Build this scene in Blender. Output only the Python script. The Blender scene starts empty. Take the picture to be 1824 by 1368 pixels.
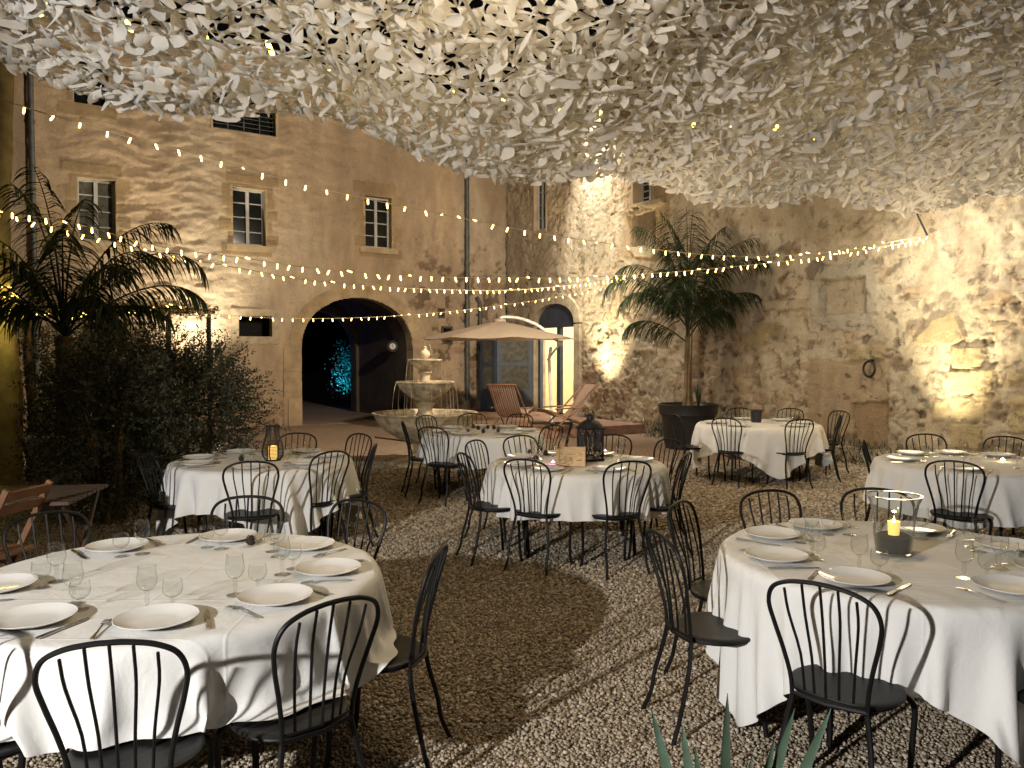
import bpy, math, random
import numpy as np
from mathutils import Vector, Matrix
random.seed(7); RS = np.random.RandomState(7)
C = bpy.context.scene.collection
SC = bpy.context.scene
pi = math.pi
# ------------------------------------------------------------------ camera
F = 1423.0; PITCH = math.atan(52 / F); EYE = 1.7
cam = bpy.data.cameras.new('camera'); cam.lens = F / 1824 * 36; cam.sensor_width = 36; cam.clip_end = 500; cam.clip_start = .05
co = bpy.data.objects.new('camera', cam); C.objects.link(co)
co.location = (0, 0, EYE); co.rotation_euler = (pi / 2 - PITCH, 0, 0); SC.camera = co

def ray(px, py):
    u = (px - 912) / F; v = (684 - py) / F
    return Vector((u, math.cos(PITCH) + v * math.sin(PITCH), -math.sin(PITCH) + v * math.cos(PITCH)))
def at_y(px, py, Y):
    d = ray(px, py); k = Y / d.y
    return Vector((d.x * k, Y, EYE + d.z * k))
def at_z(px, py, z):
    d = ray(px, py); k = (z - EYE) / d.z
    return Vector((d.x * k, d.y * k, z))
def on_plane(px, py, O, n):
    d = ray(px, py); c = Vector((0, 0, EYE)); k = (O - c).dot(n) / d.dot(n)
    return c + d * k
# facade plane and courtyard (right) wall plane
FO = Vector((-5.02, 19.2, 0)); FE = Vector((1, .68, 0)).normalized(); FN = Vector((FE.y, -FE.x, 0))
WO = Vector((-.18, 22.55, 0)); WE = Vector((.58, -1, 0)).normalized(); WN = Vector((WE.y, -WE.x, 0))
def fs(px, py):
    p = on_plane(px, py, FO, FN); return ((p - FO).dot(FE), p.z)
def ws(px, py):
    p = on_plane(px, py, WO, WN); return ((p - WO).dot(WE), p.z)
def FP(s, z, o=0.): return FO + FE * s + FN * o + Vector((0, 0, z))
def WP(s, z, o=0.): return WO + WE * s + WN * o + Vector((0, 0, z))

# ------------------------------------------------------------------ materials
def nt(name):
    m = bpy.data.materials.new(name); m.use_nodes = True
    t = m.node_tree; b = t.nodes['Principled BSDF']
    return m, t, b
def N(t, kind, **kw):
    n = t.nodes.new(kind)
    for k, v in kw.items():
        if k.startswith('_'): setattr(n, k[1:], v)
        else: n.inputs[k.replace('__', ' ')].default_value = v
    return n
def simple(name, col, rough=.5, metal=0, var=.15, scale=8, bump=0, bscale=40, coat=0, trans=0):
    m, t, b = nt(name)
    tc = N(t, 'ShaderNodeTexCoord'); no = N(t, 'ShaderNodeTexNoise', Scale=scale, Detail=5.)
    t.links.new(tc.outputs['Object'], no.inputs['Vector'])
    rp = N(t, 'ShaderNodeValToRGB')
    rp.color_ramp.elements[0].position = .3; rp.color_ramp.elements[1].position = .7
    rp.color_ramp.elements[0].color = (*[c * (1 - var) for c in col], 1); rp.color_ramp.elements[1].color = (*[min(1, c * (1 + var)) for c in col], 1)
    t.links.new(no.outputs['Fac'], rp.inputs['Fac']); t.links.new(rp.outputs['Color'], b.inputs['Base Color'])
    b.inputs['Roughness'].default_value = rough; b.inputs['Metallic'].default_value = metal
    b.inputs['Coat Weight'].default_value = coat
    if bump:
        n2 = N(t, 'ShaderNodeTexNoise', Scale=bscale, Detail=6.); t.links.new(tc.outputs['Object'], n2.inputs['Vector'])
        bp = N(t, 'ShaderNodeBump', Strength=bump, Distance=.01); t.links.new(n2.outputs['Fac'], bp.inputs['Height']); t.links.new(bp.outputs['Normal'], b.inputs['Normal'])
    if trans:
        out = t.nodes['Material Output']; tr = N(t, 'ShaderNodeBsdfTranslucent'); mx = N(t, 'ShaderNodeMixShader', Fac=trans)
        t.links.new(rp.outputs['Color'], tr.inputs['Color']); t.links.new(b.outputs[0], mx.inputs[1]); t.links.new(tr.outputs[0], mx.inputs[2]); t.links.new(mx.outputs[0], out.inputs[0])
    return m
def emis(name, col, strength, sample=False):
    m, t, b = nt(name)
    b.inputs['Base Color'].default_value = (*col, 1); b.inputs['Emission Color'].default_value = (*col, 1); b.inputs['Emission Strength'].default_value = strength
    if not sample: m.cycles.emission_sampling = 'NONE'
    return m
def wallmat(name, bumpd=.01, pits=6., pmin=.6):
    m, t, b = nt(name)
    tc = N(t, 'ShaderNodeTexCoord'); at = N(t, 'ShaderNodeAttribute', _attribute_name='albedo')
    n1 = N(t, 'ShaderNodeTexNoise', Scale=2.3, Detail=9., Roughness=.65); n2 = N(t, 'ShaderNodeTexNoise', Scale=28., Detail=7., Roughness=.7)
    mp = N(t, 'ShaderNodeMapping'); mp.inputs['Scale'].default_value = (1, 1, .35)
    t.links.new(tc.outputs['Object'], mp.inputs['Vector']); t.links.new(mp.outputs[0], n1.inputs['Vector']); t.links.new(tc.outputs['Object'], n2.inputs['Vector'])
    r1 = N(t, 'ShaderNodeMapRange', **{'From__Min': .3, 'From__Max': .7, 'To__Min': .72, 'To__Max': 1.18})
    r2 = N(t, 'ShaderNodeMapRange', **{'From__Min': .3, 'From__Max': .7, 'To__Min': .85, 'To__Max': 1.12})
    t.links.new(n1.outputs['Fac'], r1.inputs['Value']); t.links.new(n2.outputs['Fac'], r2.inputs['Value'])
    mu = N(t, 'ShaderNodeMath', _operation='MULTIPLY'); t.links.new(r1.outputs[0], mu.inputs[0]); t.links.new(r2.outputs[0], mu.inputs[1])
    vm = N(t, 'ShaderNodeVectorMath', _operation='SCALE'); t.links.new(at.outputs['Color'], vm.inputs[0]); t.links.new(mu.outputs[0], vm.inputs['Scale'])
    n4 = N(t, 'ShaderNodeTexNoise', Scale=pits, Detail=8., Roughness=.62, Distortion=.6); t.links.new(tc.outputs['Object'], n4.inputs['Vector'])
    r4 = N(t, 'ShaderNodeMapRange', **{'From__Min': .36, 'From__Max': .43, 'To__Min': pmin, 'To__Max': 1.}); t.links.new(n4.outputs['Fac'], r4.inputs['Value'])
    v4 = N(t, 'ShaderNodeVectorMath', _operation='SCALE'); t.links.new(vm.outputs[0], v4.inputs[0]); t.links.new(r4.outputs[0], v4.inputs['Scale'])
    t.links.new(v4.outputs[0], b.inputs['Base Color']); b.inputs['Roughness'].default_value = .92
    b.inputs['Specular IOR Level'].default_value = .2
    n3 = N(t, 'ShaderNodeTexNoise', Scale=15., Detail=12., Roughness=.78); t.links.new(tc.outputs['Object'], n3.inputs['Vector'])
    bp = N(t, 'ShaderNodeBump', Strength=.8, Distance=bumpd); hm = N(t, 'ShaderNodeMath', _operation='MULTIPLY_ADD'); hm.inputs[1].default_value = .6; t.links.new(r4.outputs[0], hm.inputs[0]); t.links.new(n3.outputs['Fac'], hm.inputs[2]); t.links.new(hm.outputs[0], bp.inputs['Height']); t.links.new(bp.outputs['Normal'], b.inputs['Normal'])
    return m
M = {}
M['facade'] = wallmat('ochre_plaster', .03, 4., .86); M['court'] = wallmat('rubble_plaster', .07, 5.)
M['stone'] = simple('pale_stone', (.42, .35, .24), .9, var=.3, scale=5, bump=.7, bscale=18)
M['trim'] = simple('flush_quoin_stone', (.36, .27, .16), .9, var=.25, scale=4, bump=.6, bscale=14)
M['reveal'] = simple('reveal_plaster', (.38, .29, .18), .9, var=.2, scale=3, bump=.4)
M['frame'] = simple('grey_window_paint', (.38, .38, .36), .55, var=.1)
M['bluewood'] = simple('blue_grey_door_paint', (.05, .07, .10), .5, var=.2, scale=3)
M['pane'] = simple('dark_window_glass', (.012, .014, .012), .08, var=.4, scale=2)
M['curtain'] = simple('net_curtain_behind_glass', (.10, .10, .08), .2, var=.4, scale=9)
M['pipe'] = simple('weathered_zinc', (.10, .105, .10), .6, .3, var=.3)
M['darkmetal'] = simple('dark_iron', (.02, .018, .016), .5, .4)
M['chair'] = _c = simple('black_painted_metal', (.006, .006, .006), .5, 0, var=.2)
M['seat'] = simple('black_seat_metal', (.012, .012, .012), .5, 0, var=.2, scale=4)
def clothmat():
    m, t, b = nt('white_cotton'); tc = N(t, 'ShaderNodeTexCoord'); b.inputs['Base Color'].default_value = (.76, .755, .735, 1); b.inputs['Roughness'].default_value = .85
    n1 = N(t, 'ShaderNodeTexNoise', Scale=4.2, Detail=4., Roughness=.5, Distortion=.5); vo = N(t, 'ShaderNodeTexVoronoi', Scale=5., _feature='DISTANCE_TO_EDGE'); n2 = N(t, 'ShaderNodeTexNoise', Scale=600., Detail=2.)
    for x in (n1, n2): t.links.new(tc.outputs['Object'], x.inputs['Vector'])
    mixv = N(t, 'ShaderNodeVectorMath', _operation='MULTIPLY_ADD'); mixv.inputs[1].default_value = (.35, .35, .35); t.links.new(n1.outputs['Color'], mixv.inputs[0]); t.links.new(tc.outputs['Object'], mixv.inputs[2]); t.links.new(mixv.outputs[0], vo.inputs['Vector'])
    mr = N(t, 'ShaderNodeMapRange', **{'From__Min': 0., 'From__Max': .05, 'To__Min': 1., 'To__Max': 0.}); t.links.new(vo.outputs['Distance'], mr.inputs['Value'])
    a = N(t, 'ShaderNodeMath', _operation='MULTIPLY_ADD'); a.inputs[1].default_value = .025; t.links.new(mr.outputs[0], a.inputs[0]); t.links.new(n1.outputs['Fac'], a.inputs[2])
    a2 = N(t, 'ShaderNodeMath', _operation='MULTIPLY_ADD'); a2.inputs[1].default_value = .03; t.links.new(n2.outputs['Fac'], a2.inputs[0]); t.links.new(a.outputs[0], a2.inputs[2])
    sx = N(t, 'ShaderNodeSeparateXYZ'); t.links.new(tc.outputs['Object'], sx.inputs[0]); last = a2
    for ax, of in (('X', .13), ('Y', .31)):
        f0 = N(t, 'ShaderNodeMath', _operation='PINGPONG'); f0.inputs[1].default_value = .21; a_ = N(t, 'ShaderNodeMath', _operation='ADD'); a_.inputs[1].default_value = of; t.links.new(sx.outputs[ax], a_.inputs[0]); t.links.new(a_.outputs[0], f0.inputs[0])
        f1 = N(t, 'ShaderNodeMapRange', **{'From__Min': 0., 'From__Max': .008, 'To__Min': .09, 'To__Max': 0.}); t.links.new(f0.outputs[0], f1.inputs['Value'])
        f2 = N(t, 'ShaderNodeMath', _operation='ADD'); t.links.new(f1.outputs[0], f2.inputs[0]); t.links.new(last.outputs[0], f2.inputs[1]); last = f2
    a2 = last
    bp = N(t, 'ShaderNodeBump', Strength=.75, Distance=.018); t.links.new(a2.outputs[0], bp.inputs['Height']); t.links.new(bp.outputs['Normal'], b.inputs['Normal']); return m
M['cloth'] = clothmat()
for q in ('chair', 'seat'): M[q].node_tree.nodes['Principled BSDF'].inputs['Specular IOR Level'].default_value = .28
M['china'] = simple('white_porcelain', (.80, .79, .76), .12, var=.01)
M['steel'] = simple('cutlery_steel', (.55, .54, .52), .22, 1, var=.08)
M['wood'] = simple('brown_wood', (.20, .10, .05), .55, var=.35, scale=6, bump=.3)
M['darkwood'] = simple('dark_folding_wood', (.055, .032, .02), .6, var=.35, scale=7, bump=.3)
M['crate'] = simple('pine_crate', (.62, .42, .22), .6, var=.2, scale=6, bump=.2)
M['stonefount'] = simple('fountain_stone', (.50, .41, .27), .75, var=.5, scale=9, bump=.7, bscale=22)
M['umb'] = simple('taupe_canvas', (.50, .41, .31), .9, var=.06, trans=.25)
M['whitemetal'] = simple('white_metal', (.75, .73, .68), .4)
M['net'] = simple('white_net_fabric', (.74, .72, .68), .75, var=.06, scale=3, trans=.3)
M['leaf'] = simple('palm_leaf', (.022, .040, .012), .5, var=.4, scale=3, trans=.2)
M['shrubleaf'] = simple('olive_leaf', (.045, .052, .030), .55, var=.4, scale=5, trans=.15)
M['agave'] = simple('agave_leaf', (.07, .115, .075), .5, var=.3, scale=14, bump=.2)
M['bark'] = simple('bark', (.16, .11, .06), .9, var=.4, scale=7, bump=1, bscale=18)
M['palebark'] = simple('pale_bark', (.36, .29, .15), .9, var=.35, scale=5, bump=1, bscale=14)
M['plastic'] = simple('black_plastic_pot', (.016, .016, .017), .45, var=.2)
M['whitepot'] = simple('off_white_pot', (.55, .52, .47), .6, var=.1)
M['soil'] = simple('soil', (.16, .11, .07), .95, var=.4, scale=20, bump=1)
M['tile'] = simple('terracotta_terrace', (.25, .145, .095), .8, var=.3, scale=6, bump=.4)
M['wire'] = simple('pale_string_wire', (.35, .30, .18), .6)
M['bulb'] = emis('warm_bulb_glow', (1, .60, .16), 8)
M['ybulb'] = emis('yellow_bulb_glow', (1, .70, .09), 8)
M['candle'] = emis('candle_wax_lit', (1, .62, .16), .75)
M['flame'] = emis('flame', (1, .72, .3), 22)
M['pink'] = emis('pink_tealight', (1, .35, .62), 5)
M['room'] = simple('cream_room_paint', (.70, .60, .42), .8, var=.03)
M['red'] = simple('red_plastic', (.5, .04, .02), .5)
M['whiteplastic'] = simple('white_plastic', (.7, .68, .62), .5)
M['cone'] = simple('pine_cone', (.05, .03, .02), .85, var=.4, bump=1)
M['sand'] = simple('dark_vase_grit', (.075, .068, .062), .95, var=.4, scale=160, bump=1, bscale=400)
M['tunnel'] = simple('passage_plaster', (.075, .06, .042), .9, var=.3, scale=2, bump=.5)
M['blueleaf'] = simple('bush_leaf_in_passage', (.10, .16, .14), .5, var=.3)
M['blackback'] = simple('matt_black_backing', (.004, .004, .004), .95)  # black colour standing in for shade inside the opening
M['wicker'] = simple('black_wicker', (.012, .011, .01), .6)

def glassmat():
    m, t, b = nt('clear_glass'); t.nodes.remove(b); out = t.nodes['Material Output']
    fr = N(t, 'ShaderNodeLayerWeight', Blend=.5); tr = N(t, 'ShaderNodeBsdfTransparent', Color=(.94, .95, .94, 1)); gl = N(t, 'ShaderNodeBsdfGlossy', Roughness=.02)
    tr2 = t.nodes.new('ShaderNodeValToRGB'); tr2.color_ramp.elements[0].position = .55; tr2.color_ramp.elements[0].color = (.95, .96, .95, 1); tr2.color_ramp.elements[1].color = (.30, .31, .30, 1); t.links.new(fr.outputs['Facing'], tr2.inputs[0]); t.links.new(tr2.outputs[0], tr.inputs['Color'])
    gl.inputs['Color'].default_value = (1, 1, 1, 1)
    mr = N(t, 'ShaderNodeMapRange', **{'From__Min': 0., 'From__Max': 1., 'To__Min': .045, 'To__Max': .75})
    pw = N(t, 'ShaderNodeMath', _operation='POWER'); pw.inputs[1].default_value = 3.0
    t.links.new(fr.outputs['Facing'], pw.inputs[0]); t.links.new(pw.outputs[0], mr.inputs['Value'])
    mx = N(t, 'ShaderNodeMixShader'); t.links.new(mr.outputs[0], mx.inputs[0]); t.links.new(tr.outputs[0], mx.inputs[1]); t.links.new(gl.outputs[0], mx.inputs[2]); t.links.new(mx.outputs[0], out.inputs[0])
    return m
M['glass'] = glassmat()
m, t, b = nt('solid_stem_glass'); b.inputs['Transmission Weight'].default_value = 1; b.inputs['Roughness'].default_value = .02; b.inputs['Base Color'].default_value = (.97, .98, .97, 1); M['stem'] = m
m, t, b = nt('fountain_water'); b.inputs['Transmission Weight'].default_value = .8; b.inputs['Roughness'].default_value = .03; b.inputs['IOR'].default_value = 1.33; b.inputs['Base Color'].default_value = (.75, .72, .55, 1)
tc = N(t, 'ShaderNodeTexCoord'); no = N(t, 'ShaderNodeTexNoise', Scale=14.); bp = N(t, 'ShaderNodeBump', Strength=.5, Distance=.02)
t.links.new(tc.outputs['Object'], no.inputs['Vector']); t.links.new(no.outputs['Fac'], bp.inputs['Height']); t.links.new(bp.outputs['Normal'], b.inputs['Normal']); M['water'] = m
# striped canvas
m, t, b = nt('striped_canvas'); tc = N(t, 'ShaderNodeTexCoord'); sx = N(t, 'ShaderNodeSeparateXYZ'); t.links.new(tc.outputs['Object'], sx.inputs[0])
mu = N(t, 'ShaderNodeMath', _operation='MULTIPLY'); mu.inputs[1].default_value = 7.5; t.links.new(sx.outputs['X'], mu.inputs[0]); fr = N(t, 'ShaderNodeMath', _operation='FRACT'); t.links.new(mu.outputs[0], fr.inputs[0])
rp = N(t, 'ShaderNodeValToRGB'); rp.color_ramp.interpolation = 'CONSTANT'; el = rp.color_ramp.elements
cols = [(.45, .36, .24), (.25, .07, .06), (.5, .4, .28), (.10, .07, .10), (.40, .22, .12), (.5, .42, .3), (.22, .06, .05), (.3, .25, .2)]
for i, c in enumerate(cols):
    e = el[i] if i < 2 else el.new(i / 8); e.position = i / 8; e.color = (*c, 1)
t.links.new(fr.outputs[0], rp.inputs['Fac']); t.links.new(rp.outputs['Color'], b.inputs['Base Color']); b.inputs['Roughness'].default_value = .9; M['stripe'] = m
# gravel: ground sheet
m, t, b = nt('gravel_ground'); tc = N(t, 'ShaderNodeTexCoord'); vo = N(t, 'ShaderNodeTexVoronoi', Scale=38.); n1 = N(t, 'ShaderNodeTexNoise', Scale=.35, Detail=6.)
t.links.new(tc.outputs['Object'], vo.inputs['Vector']); t.links.new(tc.outputs['Object'], n1.inputs['Vector'])
rp = N(t, 'ShaderNodeValToRGB'); el = rp.color_ramp.elements; el[0].color = (.10, .065, .04, 1); el[1].color = (.42, .33, .24, 1); e = el.new(.5); e.color = (.26, .185, .12, 1)
sp = N(t, 'ShaderNodeSeparateColor'); t.links.new(vo.outputs['Color'], sp.inputs[0]); t.links.new(sp.outputs[0], rp.inputs['Fac'])
sy = N(t, 'ShaderNodeSeparateXYZ'); t.links.new(tc.outputs['Object'], sy.inputs[0])
ad = N(t, 'ShaderNodeMath', _operation='MULTIPLY_ADD'); ad.inputs[1].default_value = 3.5; t.links.new(n1.outputs['Fac'], ad.inputs[0]); t.links.new(sy.outputs['Y'], ad.inputs[2])
mr = N(t, 'ShaderNodeMapRange', **{'From__Min': 13.8, 'From__Max': 16.5, 'To__Max': .72}); t.links.new(ad.outputs[0], mr.inputs['Value'])
mx = N(t, 'ShaderNodeMix', _data_type='RGBA'); t.links.new(mr.outputs[0], mx.inputs['Factor']); t.links.new(rp.outputs['Color'], mx.inputs[6]); mx.inputs[7].default_value = (.25, .175, .115, 1)
t.links.new(mx.outputs[2], b.inputs['Base Color']); b.inputs['Roughness'].default_value = .95
bp = N(t, 'ShaderNodeBump', Strength=1., Distance=.012, _invert=True); t.links.new(vo.outputs['Distance'], bp.inputs['Height']); t.links.new(bp.outputs['Normal'], b.inputs['Normal']); M['ground'] = m
m, t, b = nt('gravel_stones'); ge = N(t, 'ShaderNodeNewGeometry'); rp = N(t, 'ShaderNodeValToRGB'); el = rp.color_ramp.elements
el[0].color = (.20, .15, .10, 1); el[1].color = (.66, .60, .50, 1); e = el.new(.45); e.color = (.38, .32, .235, 1); e = el.new(.75); e.color = (.50, .44, .345, 1); e = el.new(.9); e.color = (.40, .30, .21, 1)
t.links.new(ge.outputs['Random Per Island'], rp.inputs['Fac']); t.links.new(rp.outputs['Color'], b.inputs['Base Color']); b.inputs['Roughness'].default_value = .85; M['gravel'] = m

# ------------------------------------------------------------------ mesh helpers
class MB:
    def __init__(s): s.v = []; s.f = []
    def add(s, vs, fs_):
        o = len(s.v); s.v += [tuple(v) for v in vs]; s.f += [tuple(i + o for i in f) for f in fs_]; return s
    def box(s, c, d, R=None, bev=0):
        R = R or Matrix.Identity(3); c = Vector(c); hx, hy, hz = d[0] / 2, d[1] / 2, d[2] / 2
        vs = [c + R @ Vector((x * hx, y * hy, z * hz)) for x in (-1, 1) for y in (-1, 1) for z in (-1, 1)]
        return s.add(vs, [(0, 1, 3, 2), (4, 6, 7, 5), (0, 4, 5, 1), (2, 3, 7, 6), (0, 2, 6, 4), (1, 5, 7, 3)])
    def tube(s, pts, r, n=8, caps=True):
        pts = [Vector(p) for p in pts]; k = len(pts); rr = r if isinstance(r, (list, tuple)) else [r] * k
        vs = []; up = None
        for i, p in enumerate(pts):
            T = (pts[min(i + 1, k - 1)] - pts[max(i - 1, 0)]).normalized()
            if up is None: up = Vector((0, 0, 1)) if abs(T.z) < .9 else Vector((1, 0, 0))
            a = T.cross(up).normalized(); up = a.cross(T).normalized()
            vs += [p + (a * math.cos(2 * pi * j / n) + up * math.sin(2 * pi * j / n)) * rr[i] for j in range(n)]
        fc = [(i * n + j, i * n + (j + 1) % n, (i + 1) * n + (j + 1) % n, (i + 1) * n + j) for i in range(k - 1) for j in range(n)]
        if caps: fc += [tuple(range(n))[::-1], tuple((k - 1) * n + j for j in range(n))]
        return s.add(vs, fc)
    def lathe(s, prof, n=32, c=(0, 0, 0), wob=None):
        vs = []; k = len(prof)
        for i, (r, z) in enumerate(prof):
            for j in range(n):
                a = 2 * pi * j / n; q = r * (wob(a, i) if wob else 1)
                vs.append((c[0] + q * math.cos(a), c[1] + q * math.sin(a), c[2] + z))
        fc = [(i * n + j, i * n + (j + 1) % n, (i + 1) * n + (j + 1) % n, (i + 1) * n + j) for i in range(k - 1) for j in range(n)]
        if prof[0][0] > 1e-4: pass
        return s.add(vs, fc)
    def build(s, name, mat, parent=None, smooth=True, angle=40):
        me = bpy.data.meshes.new(name); me.from_pydata(s.v, [], s.f)
        if smooth:
            me.polygons.foreach_set('use_smooth', [True] * len(me.polygons))
            try: me.set_sharp_from_angle(angle=math.radians(angle))
            except Exception: pass
        me.materials.append(mat if not isinstance(mat, str) else M[mat]); me.update()
        o = bpy.data.objects.new(name, me); C.objects.link(o)
        if parent: o.parent = parent
        return o
def np_obj(name, V, Fc, mat, parent=None, smooth=False, nper=4):
    me = bpy.data.meshes.new(name); V = np.asarray(V, np.float32); Fc = np.asarray(Fc, np.int32); nf = len(Fc)
    me.vertices.add(len(V)); me.vertices.foreach_set('co', V.ravel()); me.loops.add(nf * nper); me.loops.foreach_set('vertex_index', Fc.ravel())
    me.polygons.add(nf); me.polygons.foreach_set('loop_start', np.arange(nf, dtype=np.int32) * nper); me.polygons.foreach_set('loop_total', np.full(nf, nper, np.int32))
    if smooth: me.polygons.foreach_set('use_smooth', np.ones(nf, bool))
    me.update(calc_edges=True); me.materials.append(M[mat])
    o = bpy.data.objects.new(name, me); C.objects.link(o)
    if parent: o.parent = parent
    return o
def tag(o, label=None, cat=None, group=None, kind=None):
    if label: o['label'] = label
    if cat: o['category'] = cat
    if group: o['group'] = group
    if kind: o['kind'] = kind
    return o
def empty(name, loc=(0, 0, 0), rz=0, **kw):
    o = bpy.data.objects.new(name, None); C.objects.link(o); o.location = loc; o.rotation_euler = (0, 0, rz); o.empty_display_size = .1
    return tag(o, **kw)
def dup(root, loc, rz, **kw):
    r = root.copy(); C.objects.link(r); r.location = loc; r.rotation_euler = (0, 0, rz); tag(r, **kw)
    for ch in list(root.children):
        c = ch.copy(); C.objects.link(c); c.parent = r
        for g in list(ch.children):
            d = g.copy(); C.objects.link(d); d.parent = c
    return r
class Proto:
    """first placement uses the source object itself, the later ones are copies"""
    def __init__(s, root): s.root = root; s.used = False
    def put(s, loc, rz=0, **kw):
        if not s.used:
            s.used = True; s.root.location = loc; s.root.rotation_euler = (0, 0, rz); tag(s.root, **kw); return s.root
        return dup(s.root, loc, rz, **kw)
def catmull(P, n=6):
    P = [Vector(p) for p in P]; out = []
    Q = [P[0] * 2 - P[1]] + P + [P[-1] * 2 - P[-2]]
    for i in range(1, len(Q) - 2):
        for k in range(n):
            t = k / n; a, b, c, d = Q[i - 1], Q[i], Q[i + 1], Q[i + 2]
            out.append(.5 * ((2 * b) + (c - a) * t + (2 * a - 5 * b + 4 * c - d) * t * t + (3 * b - a - 3 * c + d) * t ** 3))
    return out + [P[-1]]
# noise
_tab = [np.random.RandomState(k).rand(256, 256) for k in range(8)]
def vn(x, y, k=0):
    T = _tab[k % 8]; xi = np.floor(x).astype(int); yi = np.floor(y).astype(int); fx = x - xi; fy = y - yi
    fx = fx * fx * (3 - 2 * fx); fy = fy * fy * (3 - 2 * fy); a = xi % 256; b = yi % 256; a1 = (a + 1) % 256; b1 = (b + 1) % 256
    return (T[a, b] * (1 - fx) + T[a1, b] * fx) * (1 - fy) + (T[a, b1] * (1 - fx) + T[a1, b1] * fx) * fy
def fbm(x, y, k=0, o=5, g=.5):
    s = 0; a = 1; n = 0
    for i in range(o):
        s = s + a * vn(x * 2 ** i + 17.3 * i, y * 2 ** i + 9.1 * i, k + i); n += a; a *= g
    return s / n
def worley(x, y, k=0):
    xi = np.floor(x).astype(int); yi = np.floor(y).astype(int); f1 = np.full(x.shape, 9.); f2 = f1.copy(); idd = np.zeros(x.shape)
    for dx in (-1, 0, 1):
        for dy in (-1, 0, 1):
            a = (xi + dx) % 256; b = (yi + dy) % 256
            d = np.hypot(xi + dx + .15 + .7 * _tab[k][a, b] - x, yi + dy + .15 + .7 * _tab[(k + 1) % 8][a, b] - y)
            nw = d < f1; f2 = np.where(nw, f1, np.minimum(f2, d)); idd = np.where(nw, _tab[(k + 2) % 8][a, b], idd); f1 = np.where(nw, d, f1)
    return f1, f2, idd
def sstep(a, b, x):
    t = np.clip((x - a) / (b - a), 0, 1); return t * t * (3 - 2 * t)
def inpoly(S, Z, P):
    r = np.zeros(S.shape, bool); n = len(P)
    for i in range(n):
        x1, y1 = P[i]; x2, y2 = P[(i + 1) % n]
        if y1 == y2: continue
        c = ((y1 > Z) != (y2 > Z)) & (S < (x2 - x1) * (Z - y1) / (y2 - y1) + x1); r ^= c
    return r

# ------------------------------------------------------------------ world and lights
w = bpy.data.worlds.new('World'); SC.world = w; w.use_nodes = True; t = w.node_tree
sky = t.nodes.new('ShaderNodeTexSky'); sky.sky_type = 'NISHITA'; sky.sun_disc = False; sky.sun_elevation = math.radians(-3.5); sky.sun_rotation = math.radians(200)
bg = t.nodes['Background']; t.links.new(sky.outputs[0], bg.inputs[0]); bg.inputs[1].default_value = .06
def lamp(name, kind, loc, P, col, tgt=None, size=60, blend=.4, rad=.05):
    l = bpy.data.lights.new(name, kind); l.energy = P; l.color = col; l.shadow_soft_size = rad
    o = bpy.data.objects.new(name, l); C.objects.link(o); o.location = loc
    if kind == 'SPOT': l.spot_size = math.radians(size); l.spot_blend = blend
    if tgt is not None: o.rotation_euler = (Vector(tgt) - Vector(loc)).to_track_quat('-Z', 'Y').to_euler()
    return o
lamp('floodlight', 'SPOT', (-3.8, -1.8, 2.62), 1420, (1, .97, .93), (-3.8 + 6 * math.cos(.90), -1.8 + 6 * math.sin(.90), 2.2), 76, .12, .05)
lamp('facade_fill_high', 'SPOT', (2.2, 10.6, 5.4), 2200, (1, .83, .64), (-5.0, 18.5, 3.4), 104, .6, .15)  # unseen warm fill, added to brighten the facade
def wallpt(px, py, o): 
    s, z = ws(px, py); return WP(s, z, o)
def facpt(px, py, o):
    s, z = fs(px, py); return FP(s, z, o)
def wl(px, o, z): s_, _ = ws(px, 600); return WP(s_, z, o)
lamp('wall_uplight', 'SPOT', wl(1712, .70, .12), 620, (1, .87, .60), wl(1703, .0, 3.0), 66, 1., .10)
lamp('wall_downlight', 'SPOT', wl(1690, 1.2, 3.72), 150, (1, .94, .80), wl(1700, 0., 2.7), 140, 1., .15)
lamp('wall_uplight_door', 'SPOT', wl(1090, .70, .2), 3000, (1, .86, .58), wl(1076, .0, 4.4), 66, 1., .10)
lamp('wall_downlight_door', 'SPOT', wl(1060, 1.0, 8.3), 1900, (1, .94, .82), wl(1070, 0, 4.6), 58, 1., .12)
lamp('facade_uplight', 'SPOT', facpt(345, 700, .95), 900, (1, .88, .66), facpt(322, 330, 0), 90, 1., .05)
lamp('wall_fill_spot', 'SPOT', (-1.5, 12.5, 4.8), 520, (1, .86, .68), (5.2, 13.0, 2.2), 120, .8, .2)  # added fill that evens out the middle of the court wall
lamp('courtyard_fill', 'POINT', (1.5, 8.4, 2.5), 34, (1, .76, .46), rad=.5)  # these points are unseen fill, added to lift the courtyard shadows
lamp('courtyard_fill', 'POINT', (1.0, 13.0, 3.3), 75, (1, .76, .46), rad=.4)
lamp('courtyard_fill', 'POINT', (-.2, 4.5, 3.0), 50, (1, .76, .44), rad=.5)
lamp('courtyard_fill', 'POINT', (4.9, 9.4, 2.3), 60, (1, .78, .48), rad=.5)
lamp('lights_above_net', 'POINT', (-1.0, 6.5, 4.7), 8, (1, .75, .25), rad=.1)
lamp('lights_above_net', 'POINT', (2.5, 7.2, 4.9), 9, (1, .75, .3), rad=.1)
lamp('lights_above_net', 'POINT', (5.0, 8.0, 5.4), 22, (1, .80, .5), rad=.1)

# ------------------------------------------------------------------ ground, terrace
g = MB().add([(-40, -20, 0), (40, -20, 0), (40, 70, 0), (-40, 70, 0)], [(0, 1, 2, 3)]).build('ground', 'ground', smooth=False)
tag(g, 'gravel and earth ground of the courtyard', 'ground', kind='structure')
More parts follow.
